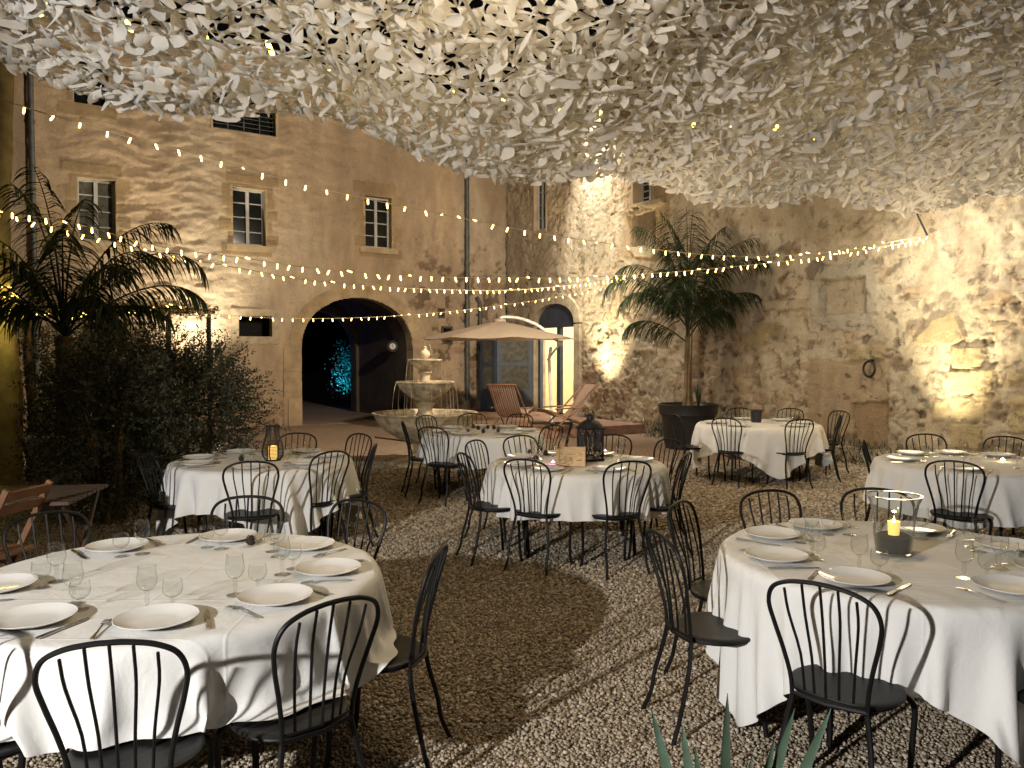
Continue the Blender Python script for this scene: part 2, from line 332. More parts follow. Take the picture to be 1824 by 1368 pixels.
# individual stones near the camera
ico_v = np.array([(0, -.5257, .8507), (0, .5257, .8507), (0, -.5257, -.8507), (0, .5257, -.8507), (.8507, 0, .5257), (-.8507, 0, .5257), (.8507, 0, -.5257), (-.8507, 0, -.5257), (.5257, .8507, 0), (-.5257, .8507, 0), (.5257, -.8507, 0), (-.5257, -.8507, 0)])
from itertools import combinations
ico_f = [f for f in combinations(range(12), 3) if all(abs(np.linalg.norm(ico_v[a] - ico_v[b]) - 1.0514) < .01 for a, b in ((f[0], f[1]), (f[1], f[2]), (f[0], f[2])))]
ico_f = [f if np.dot(np.cross(ico_v[f[1]] - ico_v[f[0]], ico_v[f[2]] - ico_v[f[0]]), ico_v[f[0]]) > 0 else (f[0], f[2], f[1]) for f in ico_f]
pts = []
for (d0, d1, sp_) in ((1.7, 3.6, .0165), (3.6, 5.4, .019), (5.4, 7.6, .0235), (7.6, 12.6, .034)):
    ys = np.arange(d0, d1, sp_)
    for i, y in enumerate(ys):
        xs = np.arange(-.68 * y - .2 if y > 2 else -1.5, .68 * y + .2, sp_) + (sp_ / 2 if i % 2 else 0)
        pts.append(np.stack([xs, np.full(xs.shape, y), np.full(xs.shape, sp_)], 1))
P = np.concatenate(pts); n = len(P)
P[:, 0] += (RS.rand(n) - .5) * P[:, 2] * .9; P[:, 1] += (RS.rand(n) - .5) * P[:, 2] * .9
sz = P[:, 2] * (.38 + .40 * RS.rand(n) ** 2.4)
V = np.tile(ico_v[None], (n, 1, 1)) * (1 + .45 * (RS.rand(n, 12, 1) - .5))
V *= (np.stack([.8 + .5 * RS.rand(n), .75 + .45 * RS.rand(n), .5 + .35 * RS.rand(n)], 1) * sz[:, None])[:, None, :]
an = RS.rand(n) * 2 * pi; tl = (RS.rand(n) - .5) * 1.2
y1 = V[:, :, 1] * np.cos(tl)[:, None] - V[:, :, 2] * np.sin(tl)[:, None]; z1 = V[:, :, 1] * np.sin(tl)[:, None] + V[:, :, 2] * np.cos(tl)[:, None]
x2 = V[:, :, 0] * np.cos(an)[:, None] - y1 * np.sin(an)[:, None]; y2 = V[:, :, 0] * np.sin(an)[:, None] + y1 * np.cos(an)[:, None]
V = np.stack([x2 + P[:, 0:1], y2 + P[:, 1:2], z1 + (sz * .35 + RS.rand(n) * .008)[:, None]], 2)
Fc = (np.array(ico_f)[None] + (np.arange(n) * 12)[:, None, None]).reshape(-1, 3)
g = np_obj('gravel', V.reshape(-1, 3), Fc, 'gravel', nper=3)
tag(g, 'loose beige gravel stones covering the courtyard ground', 'gravel', kind='stuff')
# terrace slab in front of the door
TZ = .2
tp = [FP(.55 * 5.85, 0), FP(5.85, 0), WP(6.1, 0), WP(6.1, 0, 2.2), Vector((-1.9, 15.8, 0)), ]
tm = MB(); k = len(tp); tm.add([(p.x, p.y, 0) for p in tp] + [(p.x, p.y, TZ) for p in tp], [tuple(range(k, 2 * k))[::-1]] + [(i, (i + 1) % k, (i + 1) % k + k, i + k) for i in range(k)])
tag(tm.build('terrace', 'tile', smooth=False), 'raised terracotta terrace slab in front of the arched door', 'terrace', kind='structure')

# ------------------------------------------------------------------ walls
def wall_mesh(name, PF, s0, s1, z0, z1, res, fn, holes, parent, mat):
    ns = int((s1 - s0) / res) + 1; nz = int((z1 - z0) / res) + 1
    S, Z = np.meshgrid(np.linspace(s0, s1, ns), np.linspace(z0, z1, nz)); H, A = fn(S, Z)
    O = np.array(PF(0, 0, 0)); E = np.array(PF(1, 0, 0)) - O; Nn = np.array(PF(0, 0, 1)) - O
    V = O + S[..., None] * E + H[..., None] * Nn; V[..., 2] = Z
    I = np.arange(ns * nz).reshape(nz, ns); Fq = np.stack([I[:-1, :-1], I[:-1, 1:], I[1:, 1:], I[1:, :-1]], -1).reshape(-1, 4)
    cs = (S[:-1, :-1] + S[1:, 1:]).ravel() / 2; cz = (Z[:-1, :-1] + Z[1:, 1:]).ravel() / 2; keep = np.ones(len(cs), bool)
    for h in holes: keep &= ~inpoly(cs, cz, h)
    o = np_obj(name, V.reshape(-1, 3), Fq[keep], mat, parent, smooth=True)
    a = o.data.attributes.new('albedo', 'FLOAT_COLOR', 'POINT'); a.data.foreach_set('color', np.concatenate([A, np.ones(A.shape[:2] + (1,))], -1).astype(np.float32).ravel())
    return o
def rect(f, x0, y0, x1, y1):
    """plane rectangle seen between two pixel columns and rows: constant s, z"""
    xm = (x0 + x1) / 2; ym = (y0 + y1) / 2
    return f(x0, ym)[0], f(xm, y1)[1], f(x1, ym)[0], f(xm, y0)[1]
def rp_(r): return [(r[0], r[1]), (r[2], r[1]), (r[2], r[3]), (r[0], r[3])]
# --- facade openings
fw = [rect(fs, 138, 318, 207, 430), rect(fs, 414, 335, 474, 437), rect(fs, 650, 350, 698, 442), rect(fs, 128, 88, 194, 187)]
grille = rect(fs, 378, 165, 492, 236); vent = rect(fs, 425, 563, 484, 600)
niche1 = rect(fs, 789, 584, 804, 610); niche2 = rect(fs, 783, 552, 790, 564)
barn = rect(fs, 148, 578, 222, 606)
ar = rect(fs, 537, 530, 735, 757); a0, a1 = ar[0], ar[2]; ac = (a0 + a1) / 2; aw = (a1 - a0) / 2; atop = ar[3]; aspr = atop - aw * .86
def archpts(c, hw, spr, top, n=20, z0=0.):
    P = [(c - hw, z0)] + [(c - hw * math.cos(pi * i / n), spr + (top - spr) * math.sin(pi * i / n) ** .9) for i in range(n + 1)] + [(c + hw, z0)]
    return P
ARCH = archpts(ac, aw, aspr, atop)
def blend(A, m, col): return A * (1 - m[..., None]) + np.array(col) * m[..., None]
def facade_fn(S, Z):
    H = (fbm(S * .35, Z * .35, 1) - .5) * .06
    lump = sstep(.38, .6, fbm(S * .25 + 3, Z * .12, 2, 3))
    sc_, zc_ = fs(330, 300); lump = np.maximum(lump * .45, np.exp(-((S - sc_ + .5) / 1.6) ** 2))
    rip = fbm(S * 2.2, Z * 6.5 + 2 * vn(S * 1.2, Z, 3), 3, 4, .55)
    H += (rip - .5) * (.02 + .11 * lump)
    H += (fbm(S * 9, Z * 12, 4, 4) - .5) * .012
    A = np.ones(S.shape + (3,)) * np.array((.43, .325, .215))
    v = fbm(S * .5, Z * .3, 5, 5); A *= (.7 + .6 * v)[..., None]
    A = blend(A, sstep(.5, .68, fbm(S * .8 + 7, Z * .25 + 3, 6, 5)) * .55, (.49, .41, .30))
    A = blend(A, sstep(.54, .7, fbm(S * 2.5, Z * .35, 2, 5)) * .30, (.30, .22, .14))
    # rough exposed band near the ground and the right end
    low = sstep(1.3, .2, Z + 1.0 * (fbm(S * 1.5, Z * 1.5, 1) - .5))
    rr = sstep(2.2, 3.4, S) * sstep(5.5, 3.5, Z) * .8
    ex = np.clip(low * .8 + rr * sstep(.45, .62, fbm(S * 1.7, Z * 1.7, 4)), 0, 1)
    f1, f2, idd = worley(S * 3.4, Z * 4.6, 2); st = sstep(.05, .22, f2 - f1)
    A = blend(A, ex * .8, (.40, .32, .22)); A = blend(A, ex * st * (idd > .35), (.30, .19, .12)); H -= ex * .03 - ex * st * .03 * (idd - .1)
    hol = sstep(.60, .66, fbm(S * 5, Z * 5, 7, 4)) * rr; A = blend(A, hol, (.12, .08, .05)); H -= hol * .05
    for w_ in fw:   # flush quoin blocks round the windows
        for zz in np.arange(w_[1] - .25, w_[3] + .2, .27):
            j = .09 * math.sin(zz * 37 + w_[0]); m_ = (S > w_[0] - .2 - j) & (S < w_[2] + .2 - j) & (Z > zz + .01) & (Z < zz + .255)
            A[m_] = np.array((.34, .25, .14)) * (.9 + .2 * math.sin(zz * 91) ** 2); H[m_] = .012 + (H[m_]) * .3
    for hw_, dz in ((aw + .42, .42),):
        m_ = inpoly(S, Z, archpts(ac, hw_, aspr, atop + dz)) & (fbm(S * 3, Z * 3, 5) > .3)
        A[m_] = A[m_] * .35 + np.array((.44, .35, .24)) * .65; H[m_] = H[m_] * .3 + .01
    return H, A
fac = empty('manor_house', FO, 0, label='long ochre plastered manor facade with small windows and dark arched passage', cat='building')
def under(o, par): o.parent = par; o.matrix_parent_inverse = Matrix.Translation(-par.location); return o
FH = 8.7
under(wall_mesh('wall', FP, -10, 5.86, -.02, FH, .032, facade_fn, [rp_(r) for r in fw + [grille, vent, niche1, niche2, barn]] + [ARCH], None, 'facade'), fac)
def RF(E, Nn): return Matrix((E, Nn, Vector((0, 0, 1)))).transposed()
def reveal(mb, PF, E, Nn, r, dep=.28, th=.05, pr=.008):
    R = RF(E, Nn); s0, z0, s1, z1 = r; c = (s0 + s1) / 2; h = z1 - z0
    for s in (s0 - th / 2 + .01, s1 + th / 2 - .01): mb.box(PF(s, (z0 + z1) / 2, -dep / 2 + pr), (th, dep, h + 2 * th), R)
    for z in (z0 - th / 2 + .01, z1 + th / 2 - .01): mb.box(PF(c, z, -dep / 2 + pr - .003), (s1 - s0 - .02, dep, th), R)
def window(PF, E, Nn, r, par, rows=4, dep=.2, curtain=False, frame='frame', mull=.045):
    R = RF(E, Nn); s0, z0, s1, z1 = r; c = (s0 + s1) / 2; zc = (z0 + z1) / 2; wd = s1 - s0; h = z1 - z0
    mb = MB(); reveal(mb, PF, E, Nn, r, dep + .1); under(mb.build('reveal', 'reveal', smooth=False), par)
    wf = MB()
    for s in (s0 + .025, s1 - .025): wf.box(PF(s, zc, -dep), (.05, .05, h), R)
    for z in (z0 + .03, z1 - .025): wf.box(PF(c, z, -dep), (wd - .1, .048, .055), R)
    wf.box(PF(c, zc, -dep + .012), (.075, .05, h - .11), R)
    hw = (wd - .1 - .075) / 2
    for i in range(1, rows):
        z = z0 + h * i / rows
        for s in (s0 + .05 + hw / 2, s1 - .05 - hw / 2): wf.box(PF(s, z, -dep - .004), (hw, .03, .024), R)
    w_ = under(wf.build('window', frame, smooth=False), par)
    pb = MB().box(PF(c, zc, -dep - .03), (wd - .06, .006, h - .06), R); under(pb.build('pane', 'curtain' if curtain else 'pane', smooth=False), w_); w_.children[0].parent = w_; w_.children[0].matrix_parent_inverse = Matrix.Identity(4)
    return w_
for i, r in enumerate(fw): window(FP, FE, FN, r, fac, curtain=(i == 0))
# sills
for r in fw[:3]:
    under(MB().box(FP((r[0] + r[2]) / 2, r[1] - .07, .0), (r[2] - r[0] + .3, .12, .13), RF(FE, FN)).build('window_sill', 'trim', smooth=False), fac)
# barred opening
mb = MB(); reveal(mb, FP, FE, FN, grille, .35); under(mb.build('reveal', 'reveal', smooth=False), fac)
mb = MB().box(FP((grille[0] + grille[2]) / 2, (grille[1] + grille[3]) / 2, -.3), (grille[2] - grille[0], .02, grille[3] - grille[1]), RF(FE, FN)); under(mb.build('dark_panel', 'pane', smooth=False), fac)
mb = MB()
for i in range(9):
    z = grille[1] + (grille[3] - grille[1]) * (i + .5) / 9; mb.box(FP((grille[0] + grille[2]) / 2, z, -.12), (grille[2] - grille[0], .012, .012), RF(FE, FN))
for i in range(3):
    s = grille[0] + (grille[2] - grille[0]) * (i + 1) / 4; mb.tube([FP(s, grille[1], -.1), FP(s, grille[3], -.1)], .012, 6)
under(mb.build('window_grille', 'pipe', smooth=False), fac)
# small opening with pale stone surround
def surround(r, wdt, proud, name='stone_surround', mat='stone', PF=FP, E=FE, Nn=FN, par=None, dark=True):
    R = RF(E, Nn); mb = MB(); s0, z0, s1, z1 = r; c = (s0 + s1) / 2
    for s in (s0 - wdt / 2, s1 + wdt / 2): mb.box(PF(s, (z0 + z1) / 2, proud / 2 - .1), (wdt, .2 + proud, z1 - z0), R)
    mb.box(PF(c, z1 + wdt / 2, proud / 2 - .098), (s1 - s0 + 2 * wdt + .04, .2 + proud, wdt), R); mb.box(PF(c, z0 - wdt / 2, proud / 2 - .096), (s1 - s0 + 2 * wdt, .2 + proud, wdt), R)
    under(mb.build(name, mat, smooth=False), par)
    if dark: under(MB().box(PF(c, (z0 + z1) / 2, -.5), (s1 - s0 + .3, .02, z1 - z0 + .3), R).build('black_backing', 'blackback', smooth=False), par)  # black board painted as the darkness inside the opening
surround(vent, .16, .03, par=fac)
for r in (niche1, niche2, barn):
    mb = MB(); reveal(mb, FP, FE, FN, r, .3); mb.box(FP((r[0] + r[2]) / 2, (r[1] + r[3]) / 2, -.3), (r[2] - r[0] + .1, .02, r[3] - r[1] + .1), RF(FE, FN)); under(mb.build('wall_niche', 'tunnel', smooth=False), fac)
# arch stones (voussoirs and jambs)
mb = MB(); n = 22; ring = archpts(ac, aw, aspr, atop, n); ro = archpts(ac, aw + .30, aspr, atop + .30, n)
seq = [( (ring[i], ring[i + 1], ro[i + 1], ro[i]) ) for i in range(1, n + 1)]
for zz0, zz1 in ((0, .7), (.7, 1.3), (1.3, aspr)):
    seq += [((ac - aw, zz0), (ac - aw, zz1 - .008), (ac - aw - .34 - .1 * (zz0 > .5), zz1 - .008), (ac - aw - .34 - .1 * (zz0 > .5), zz0)), ((ac + aw, zz0), (ac + aw, zz1 - .008), (ac + aw + .34 + .1 * (zz0 > .5), zz1 - .008), (ac + aw + .34 + .1 * (zz0 > .5), zz0))]
for q in seq:
    cs = sum(p[0] for p in q) / 4; cz = sum(p[1] for p in q) / 4; pr = .02 + random.random() * .012
    q = [(cs + (p[0] - cs) * .992, cz + (p[1] - cz) * .985) for p in q]
    mb.add([FP(a, b, pr) for a, b in q] + [FP(a, b, -.35) for a, b in q], [(0, 1, 2, 3), (7, 6, 5, 4), (0, 4, 5, 1), (1, 5, 6, 2), (2, 6, 7, 3), (3, 7, 4, 0)])
under(mb.build('arch_stones', 'trim', smooth=False), fac)
# vaulted passage behind the arch
def extr(poly, o0, o1, close=False):
    mb = MB(); k = len(poly); mb.add([FP(a, b, o0) for a, b in poly] + [FP(a, b, o1) for a, b in poly], [(i, i + 1, i + 1 + k, i + k) for i in range(k - 1)]); return mb
tun = extr(archpts(ac, aw + .01, aspr, atop + .01, 24, z0=-.02), -.3, -1.1)
P1 = archpts(ac, aw + .01, aspr, atop + .01, 24, z0=-.02); P2 = archpts(ac - .25, aw + .27, aspr + .1, atop + .3, 24, z0=-.02)
k = len(P1); tun.add([FP(a, b, -1.1) for a, b in P1] + [FP(a, b, -1.1) for a, b in P2], [(i, i + 1, i + 1 + k, i + k) for i in range(k - 1)])
e = extr(P2, -1.1, -3.5); tun.add(e.v, e.f)
P3 = archpts(ac + .22, aw * .80, aspr - .1, atop - .15, 24, z0=-.02)
tun.add([FP(a, b, -3.5) for a, b in P2] + [FP(a, b, -3.5) for a, b in P3], [(i, i + 1, i + 1 + k, i + k) for i in range(k - 1)])
e = extr(P3, -3.5, -3.9); tun.add(e.v, e.f)
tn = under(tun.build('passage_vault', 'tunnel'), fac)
# cyan lit bush at far end of the passage + its lamp
bp_ = on_plane(617, 690, FO - FN * 5.2, FN); bp_.z = 0
lamp('blue_spotlight', 'SPOT', bp_ + Vector((-.1, -.9, .1)), 200, (.03, .62, 1), bp_ + Vector((.0, .1, 1.4)), 60, .6, .05)
lamp('passage_blue_glow', 'POINT', FP(ac - .3, 2.1, -4.25), 6, (.08, .25, 1), rad=.1)
def leaves(n, fn, ln, wd, seed):
    r = np.random.RandomState(seed); Pp, D = fn(r, n); D = D / np.linalg.norm(D, axis=1, keepdims=True)
    Q = r.normal(size=(len(Pp), 3)); Sd = np.cross(D, Q); Sd /= np.linalg.norm(Sd, axis=1, keepdims=True); L = ln * (.6 + .7 * r.rand(len(Pp), 1)); W = wd * (.6 + .7 * r.rand(len(Pp), 1))
    V = np.stack([Pp, Pp + D * L * .45 + Sd * W, Pp + D * L, Pp + D * L * .45 - Sd * W], 1); return V.reshape(-1, 3), np.arange(len(Pp) * 4).reshape(-1, 4)
bb = empty('bush', bp_, 0, label='small bush glowing cyan at the far end of the dark passage', cat='bush')
def fnb(r, n):
    p = r.normal(size=(n, 3)) * np.array((.20, .2, .42)) + np.array((0, .1, 1.25)); return p, r.normal(size=(n, 3)) + np.array((0, 0, .5))
V, Q = leaves(1500, fnb, .07, .022, 3); np_obj('foliage', V, Q, 'blueleaf', bb)
MB().tube([(0, 0, 0), (.02, 0, .6), (0, .05, 1.1)], [.03, .02, .015], 6).build('stem', 'bark', bb)
# clock fixed on passage wall
ck = on_plane(711, 617, FO + FE * (a1 + .01), FE)
cl = empty('wall_clock', ck, 0, label='small round white clock in a dark case inside the archway', cat='clock')
def disc_on(mb, c, nrm, r, th, n=24):
    nrm = Vector(nrm).normalized(); a = nrm.cross(Vector((0, 0, 1))).normalized(); b_ = nrm.cross(a); c = Vector(c)
    ring = [a * math.cos(2 * pi * j / n) + b_ * math.sin(2 * pi * j / n) for j in range(n)]
    mb.add([c + q * r for q in ring] + [c + nrm * th + q * r for q in ring], [tuple(range(n)), tuple(range(n, 2 * n))[::-1]] + [(j, (j + 1) % n, (j + 1) % n + n, j + n) for j in range(n)]); return mb
cn = Vector((.1, -1, 0)).normalized(); cb = -FE * .19
disc_on(MB(), cb, cn, .15, .05).build('clock_case', 'darkmetal', cl); disc_on(MB(), cb + cn * .052, cn, .085, .006).build('clock_face', 'whiteplastic', cl)
hb = MB(); hb.box(cb + cn * .062 + Vector((0, 0, .035)), (.008, .004, .07)); hb.box(cb + cn * .062 + Vector((.01, 0, -.02)), (.008, .004, .06)); hb.build('clock_hand', 'darkmetal', cl)
MB().tube([(0, 0, .16), tuple(-FE * .09 + Vector((0, 0, .2))), tuple(cb + Vector((0, 0, .13)))], .012, 6).build('bracket', 'darkmetal', cl)
# drainpipes
def pipe(PF, px0, y0, y1, r, f, par, off=.09):
    s = f(px0, (y0 + y1) / 2)[0]; z0 = max(.0, f(px0, y1)[1]); z1 = f(px0, y0)[1]
    mb = MB().tube([PF(s, z0, off), PF(s, z1, off)], r, 12)
    for z in np.arange(z0 + .6, z1, 1.9): mb.tube([PF(s, z, off), PF(s, z + .06, off)], r * 1.25, 12)
    under(mb.build('drainpipe', 'pipe'), par)
pipe(FP, 58, -100, 800, .055, fs, fac); pipe(FP, 829, 100, 713, .06, fs, fac); pipe(FP, 852, 540, 713, .05, fs, fac)
mb = MB().tube([FP(fs(852, 540)[0], fs(852, 540)[1], .09), FP(fs(846, 530)[0], fs(852, 530)[1], .09)], .05, 10); under(mb.build('drainpipe', 'pipe'), fac)

# --- courtyard wall
door = rect(ws, 954, 540, 1025, 738); dz0 = TZ; dtop = ws(990, 541)[1]; dhw = (door[2] - door[0]) / 2; dc = (door[0] + door[2]) / 2; dspr = dtop - dhw * .55
DOOR = archpts(dc, dhw, dspr, dtop, 16, z0=TZ)
wn1 = rect(ws, 951, 318, 972, 410); wn2 = rect(ws, 1127, 300, 1163, 360)
def pw(*pts): return [ws(x, y) for x, y in pts]
lintel = pw((1448, 500), (1460, 475), (1555, 462), (1560, 490)); jl = pw((1441, 502), (1461, 502), (1461, 562), (1443, 562)); jr = pw((1543, 490), (1565, 488), (1565, 556), (1543, 557)); infill = pw((1461, 502), (1543, 492), (1543, 557), (1461, 562))
sillp = pw((1443, 562), (1557, 556), (1556, 572), (1540, 590), (1480, 588), (1450, 574)); ledge = pw((1283, 540), (1441, 533), (1441, 551), (1283, 556))
orange = pw((1110, 335), (1192, 335), (1190, 470), (1112, 460)); rubb = pw((1125, 368), (1166, 368), (1166, 438), (1125, 438)); rsill = pw((1118, 440), (1170, 440), (1160, 456), (1130, 456)); corb = pw((1112, 378), (1180, 348), (1184, 362), (1125, 385))
smooth_ = pw((1437, 640), (1582, 640), (1582, 760), (1437, 775)); niche = pw((1515, 718), (1580, 716), (1580, 800), (1520, 805))
big = [pw((1625, 612), (1660, 570), (1700, 552), (1720, 600), (1700, 615)), pw((1694, 618), (1748, 618), (1746, 654), (1696, 656)), pw((1690, 660), (1766, 656), (1770, 700), (1694, 702)), pw((1692, 706), (1768, 704), (1764, 752), (1694, 750)), pw((1694, 754), (1760, 756), (1756, 800), (1694, 800)), pw((1662, 714), (1690, 712), (1690, 745), (1660, 748)), pw((1790, 664), (1818, 654), (1824, 676), (1795, 682)), pw((1795, 710), (1840, 706), (1840, 775), (1800, 772)), pw((1516, 622), (1545, 618), (1543, 642), (1517, 642)), pw((1553, 616), (1576, 616), (1576, 640), (1551, 640)), pw((1310, 600), (1360, 585), (1375, 610), (1330, 625)), pw((1345, 575), (1395, 578), (1385, 600), (1350, 598))]
darkst = [pw((1431, 478), (1448, 462), (1462, 470), (1448, 500), (1434, 496)), pw((1533, 602), (1544, 596), (1549, 600), (1540, 614), (1532, 612)), pw((1414, 642), (1422, 642), (1422, 649), (1415, 650)), pw((1805, 540), (1818, 536), (1822, 548), (1812, 556), (1803, 550)), pw((1632, 733), (1646, 731), (1648, 744), (1634, 746)), pw((1629, 757), (1645, 754), (1645, 761), (1631, 764)), pw((1503, 666), (1510, 668), (1512, 674), (1504, 673)), pw((1265, 625), (1277, 622), (1278, 645), (1266, 642)), pw((1245, 665), (1254, 664), (1253, 676), (1246, 676)), pw((1744, 604), (1762, 600), (1764, 614), (1748, 616))]
def court_fn(S, Z):
    L = sstep(9.5, 14.5, S)          # right hand end is rough cast, left smoother
    H = (fbm(S * .4, Z * .4, 2) - .5) * .10
    tex = fbm(S * 4.2, Z * 5.5, 3, 6, .6)
    right = sstep(12.6, 13.8, S); lump = .35 + .65 * right
    H += (tex - .5) * .20 * lump + sstep(.56, .62, fbm(S * 3.2, Z * 4.4, 6, 5, .6)) * .035 * right + (fbm(S * 11, Z * 13, 2, 4, .6) - .5) * .035
    A = np.ones(S.shape + (3,)) * np.array((.52, .43, .30)); A *= (.72 + .55 * fbm(S * .7, Z * .45, 5, 5))[..., None]
    A = blend(A, sstep(.52, .7, fbm(S * 1.4, Z * .4, 1, 5)) * .45, (.36, .25, .14)); A = blend(A, sstep(.5, .65, fbm(S * .9 + 5, Z * .9, 4, 5)) * .5, (.60, .51, .36))
    A = blend(A, right * .35, (.64, .56, .42))
    ex = .75 * sstep(.47, .60, fbm(S * .8, Z * .8 + 4, 7, 5) + .30 * sstep(3.4, .9, Z) - .25 * sstep(3.2, 4.5, Z) - .12 * right)
    ex *= 1 - .8 * sstep(12.2, 12.6, S) * sstep(13.4, 13.1, S)
    wx = S * 2.6 + .9 * fbm(S * 2.5, Z * 2.5, 2, 4); wz = Z * 4.4 + 1.2 * fbm(S * 2.5, Z * 2.5, 4, 4)
    f1, f2, idd = worley(wx, wz, 4); st = sstep(.04, .2, f2 - f1)
    A = blend(A, ex * .85, (.52, .44, .31)); on = sstep(.35, .5, idd) * sstep(.35, .5, fbm(S * 3, Z * 3, 6, 4))
    scol = np.stack([.20 + .26 * idd, .13 + .20 * idd, .08 + .12 * idd], -1); k_ = (ex * st * on)[..., None]; A = A * (1 - k_) + scol * k_
    H += ex * (st * on * (.04 * idd) - .02) + ex * (1 - st) * -.012
    pit = sstep(.63, .69, fbm(S * 7, Z * 7, 5, 3)) * (.25 + .6 * ex); A = blend(A, pit * .8, (.16, .11, .07)); H -= pit * .05
    def stamp(P, col, h, keep=.3, rough=0.):
        m_ = inpoly(S + .03 * (vn(S * 9, Z * 9, 1) - .5), Z + .03 * (vn(S * 9, Z * 9, 3) - .5), P)
        A[m_] = A[m_] * .25 + np.array(col) * .75; H[m_] = H[m_] * keep + h
    stamp(orange, (.42, .29, .15), -.02, .3); stamp(rubb, (.30, .24, .16), -.14, 1); stamp(rsill, (.52, .46, .34), .02, .5); stamp(corb, (.40, .32, .2), .10, 1)
    stamp(smooth_, (.42, .31, .19), -.02, .25); stamp(niche, (.33, .22, .12), -.07, .3)
    stamp(infill, (.36, .31, .22), -.09, .5)
    i0 = min(p[0] for p in infill); i1 = max(p[0] for p in infill); j0 = min(p[1] for p in infill); j1 = max(p[1] for p in infill)
    for (a, b_, c, d) in ((.08, .45, .4, .95), (.42, .5, .98, .95), (.15, .05, .6, .42), (.62, .02, .96, .42)):
        stamp([(i0 + (i1 - i0) * a, j0 + (j1 - j0) * b_), (i0 + (i1 - i0) * c, j0 + (j1 - j0) * b_), (i0 + (i1 - i0) * c, j0 + (j1 - j0) * d), (i0 + (i1 - i0) * a, j0 + (j1 - j0) * d)], (.42, .34, .23), -.055, .5)
    for P_ in (lintel, jl, jr): stamp(P_, (.42, .38, .29), .02, .15)
    stamp(sillp, (.44, .39, .30), .0, .2); stamp(ledge, (.42, .34, .22), .05, .3)
    for P_ in big: stamp(P_, (.46, .36, .19), .035, .5)
    for P_ in darkst: stamp(P_, (.15, .11, .075), -.05, .6)
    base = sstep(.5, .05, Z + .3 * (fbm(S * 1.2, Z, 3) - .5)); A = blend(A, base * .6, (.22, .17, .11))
    return H, A
cw = empty('courtyard_wall', WO, 0, label='tall rough stone and plaster wall lit by wall lamps on the right', cat='wall')
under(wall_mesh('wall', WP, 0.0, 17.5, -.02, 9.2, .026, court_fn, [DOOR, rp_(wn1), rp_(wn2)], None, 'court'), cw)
window(WP, WE, WN, wn1, cw, dep=.12); window(WP, WE, WN, wn2, cw, rows=5, dep=.25)
# door surround stones
mb = MB(); n = 16; ring = archpts(dc, dhw, dspr, dtop, n, TZ); ro = archpts(dc, dhw + .26, dspr, dtop + .26, n, TZ)
seq = [(ring[i], ring[i + 1], ro[i + 1], ro[i]) for i in range(1, n + 1)]
zz = TZ
while zz < dspr - .05:
    z2 = min(zz + .45, dspr)
    for sg in (-1, 1): seq.append(((dc + sg * dhw, zz), (dc + sg * dhw, z2), (dc + sg * (dhw + .24), z2), (dc + sg * (dhw + .24), zz)))
    zz = z2
for q in seq:
    cs = sum(p[0] for p in q) / 4; cz = sum(p[1] for p in q) / 4; pr = .055 + random.random() * .008; q = [(cs + (p[0] - cs) * .992, cz + (p[1] - cz) * .992) for p in q]
    mb.add([WP(a, b, pr) for a, b in q] + [WP(a, b, -.3) for a, b in q], [(0, 1, 2, 3), (7, 6, 5, 4), (0, 4, 5, 1), (1, 5, 6, 2), (2, 6, 7, 3), (3, 7, 4, 0)])
under(mb.build('door_surround', 'stone', smooth=False), cw)
RW = RF(WE, WN)
# door frame with fanlight
fr = MB(); dep = -.12
for s in (dc - dhw + .06, dc + dhw - .06, dc + .06): fr.box(WP(s, (TZ + dspr) / 2 + .02, dep), (.11 if s != dc + .06 else .16, .09, dspr - TZ), RW)
k = 17; up_ = [(a, b) for a, b in archpts(dc, dhw, dspr, dtop, 16, TZ)[1:-1]]
fr.add([WP(a, b, dep + .03) for a, b in up_] + [WP(a, b, dep - .04) for a, b in up_], [tuple(range(len(up_))), tuple(range(len(up_), 2 * len(up_)))[::-1]] + [(i, (i + 1) % len(up_), (i + 1) % len(up_) + len(up_), i + len(up_)) for i in range(len(up_))])
fr.box(WP(dc, dspr - .03, dep + .01), (2 * dhw, .12, .12), RW)
under(fr.build('door_frame', 'bluewood', smooth=False), cw)
# lit room behind the door
rb = MB(); r0, r1 = dc - 2.2, dc + 1.8
def quad(mb, *P_): mb.add(P_, [(0, 1, 2, 3)])
quad(rb, WP(r0, TZ, -.3), WP(r1, TZ, -.3), WP(r1, TZ, -3.2), WP(r0, TZ, -3.2)); quad(rb, WP(r0, 3.3, -.3), WP(r1, 3.3, -.3), WP(r1, 3.3, -3.2), WP(r0, 3.3, -3.2))
quad(rb, WP(r0, TZ, -3.2), WP(r1, TZ, -3.2), WP(r1, 3.3, -3.2), WP(r0, 3.3, -3.2)); quad(rb, WP(r0, TZ, -.3), WP(r0, TZ, -3.2), WP(r0, 3.3, -3.2), WP(r0, 3.3, -.3)); quad(rb, WP(r1, TZ, -.3), WP(r1, TZ, -3.2), WP(r1, 3.3, -3.2), WP(r1, 3.3, -.3))
for (a, b_) in ((r0, dc - dhw), (dc + dhw, r1)): quad(rb, WP(a, TZ, -.31), WP(b_, TZ, -.31), WP(b_, 3.3, -.31), WP(a, 3.3, -.31))
under(rb.build('room', 'room', smooth=False), cw)
lamp('room_lamp', 'POINT', WP(dc - .2, 2.7, -1.6), 190, (1, .89, .68), rad=.12)
# part-open inner door leaf lit by the room
sw = on_plane(1002, 667, WO - WN * .55 , WN)
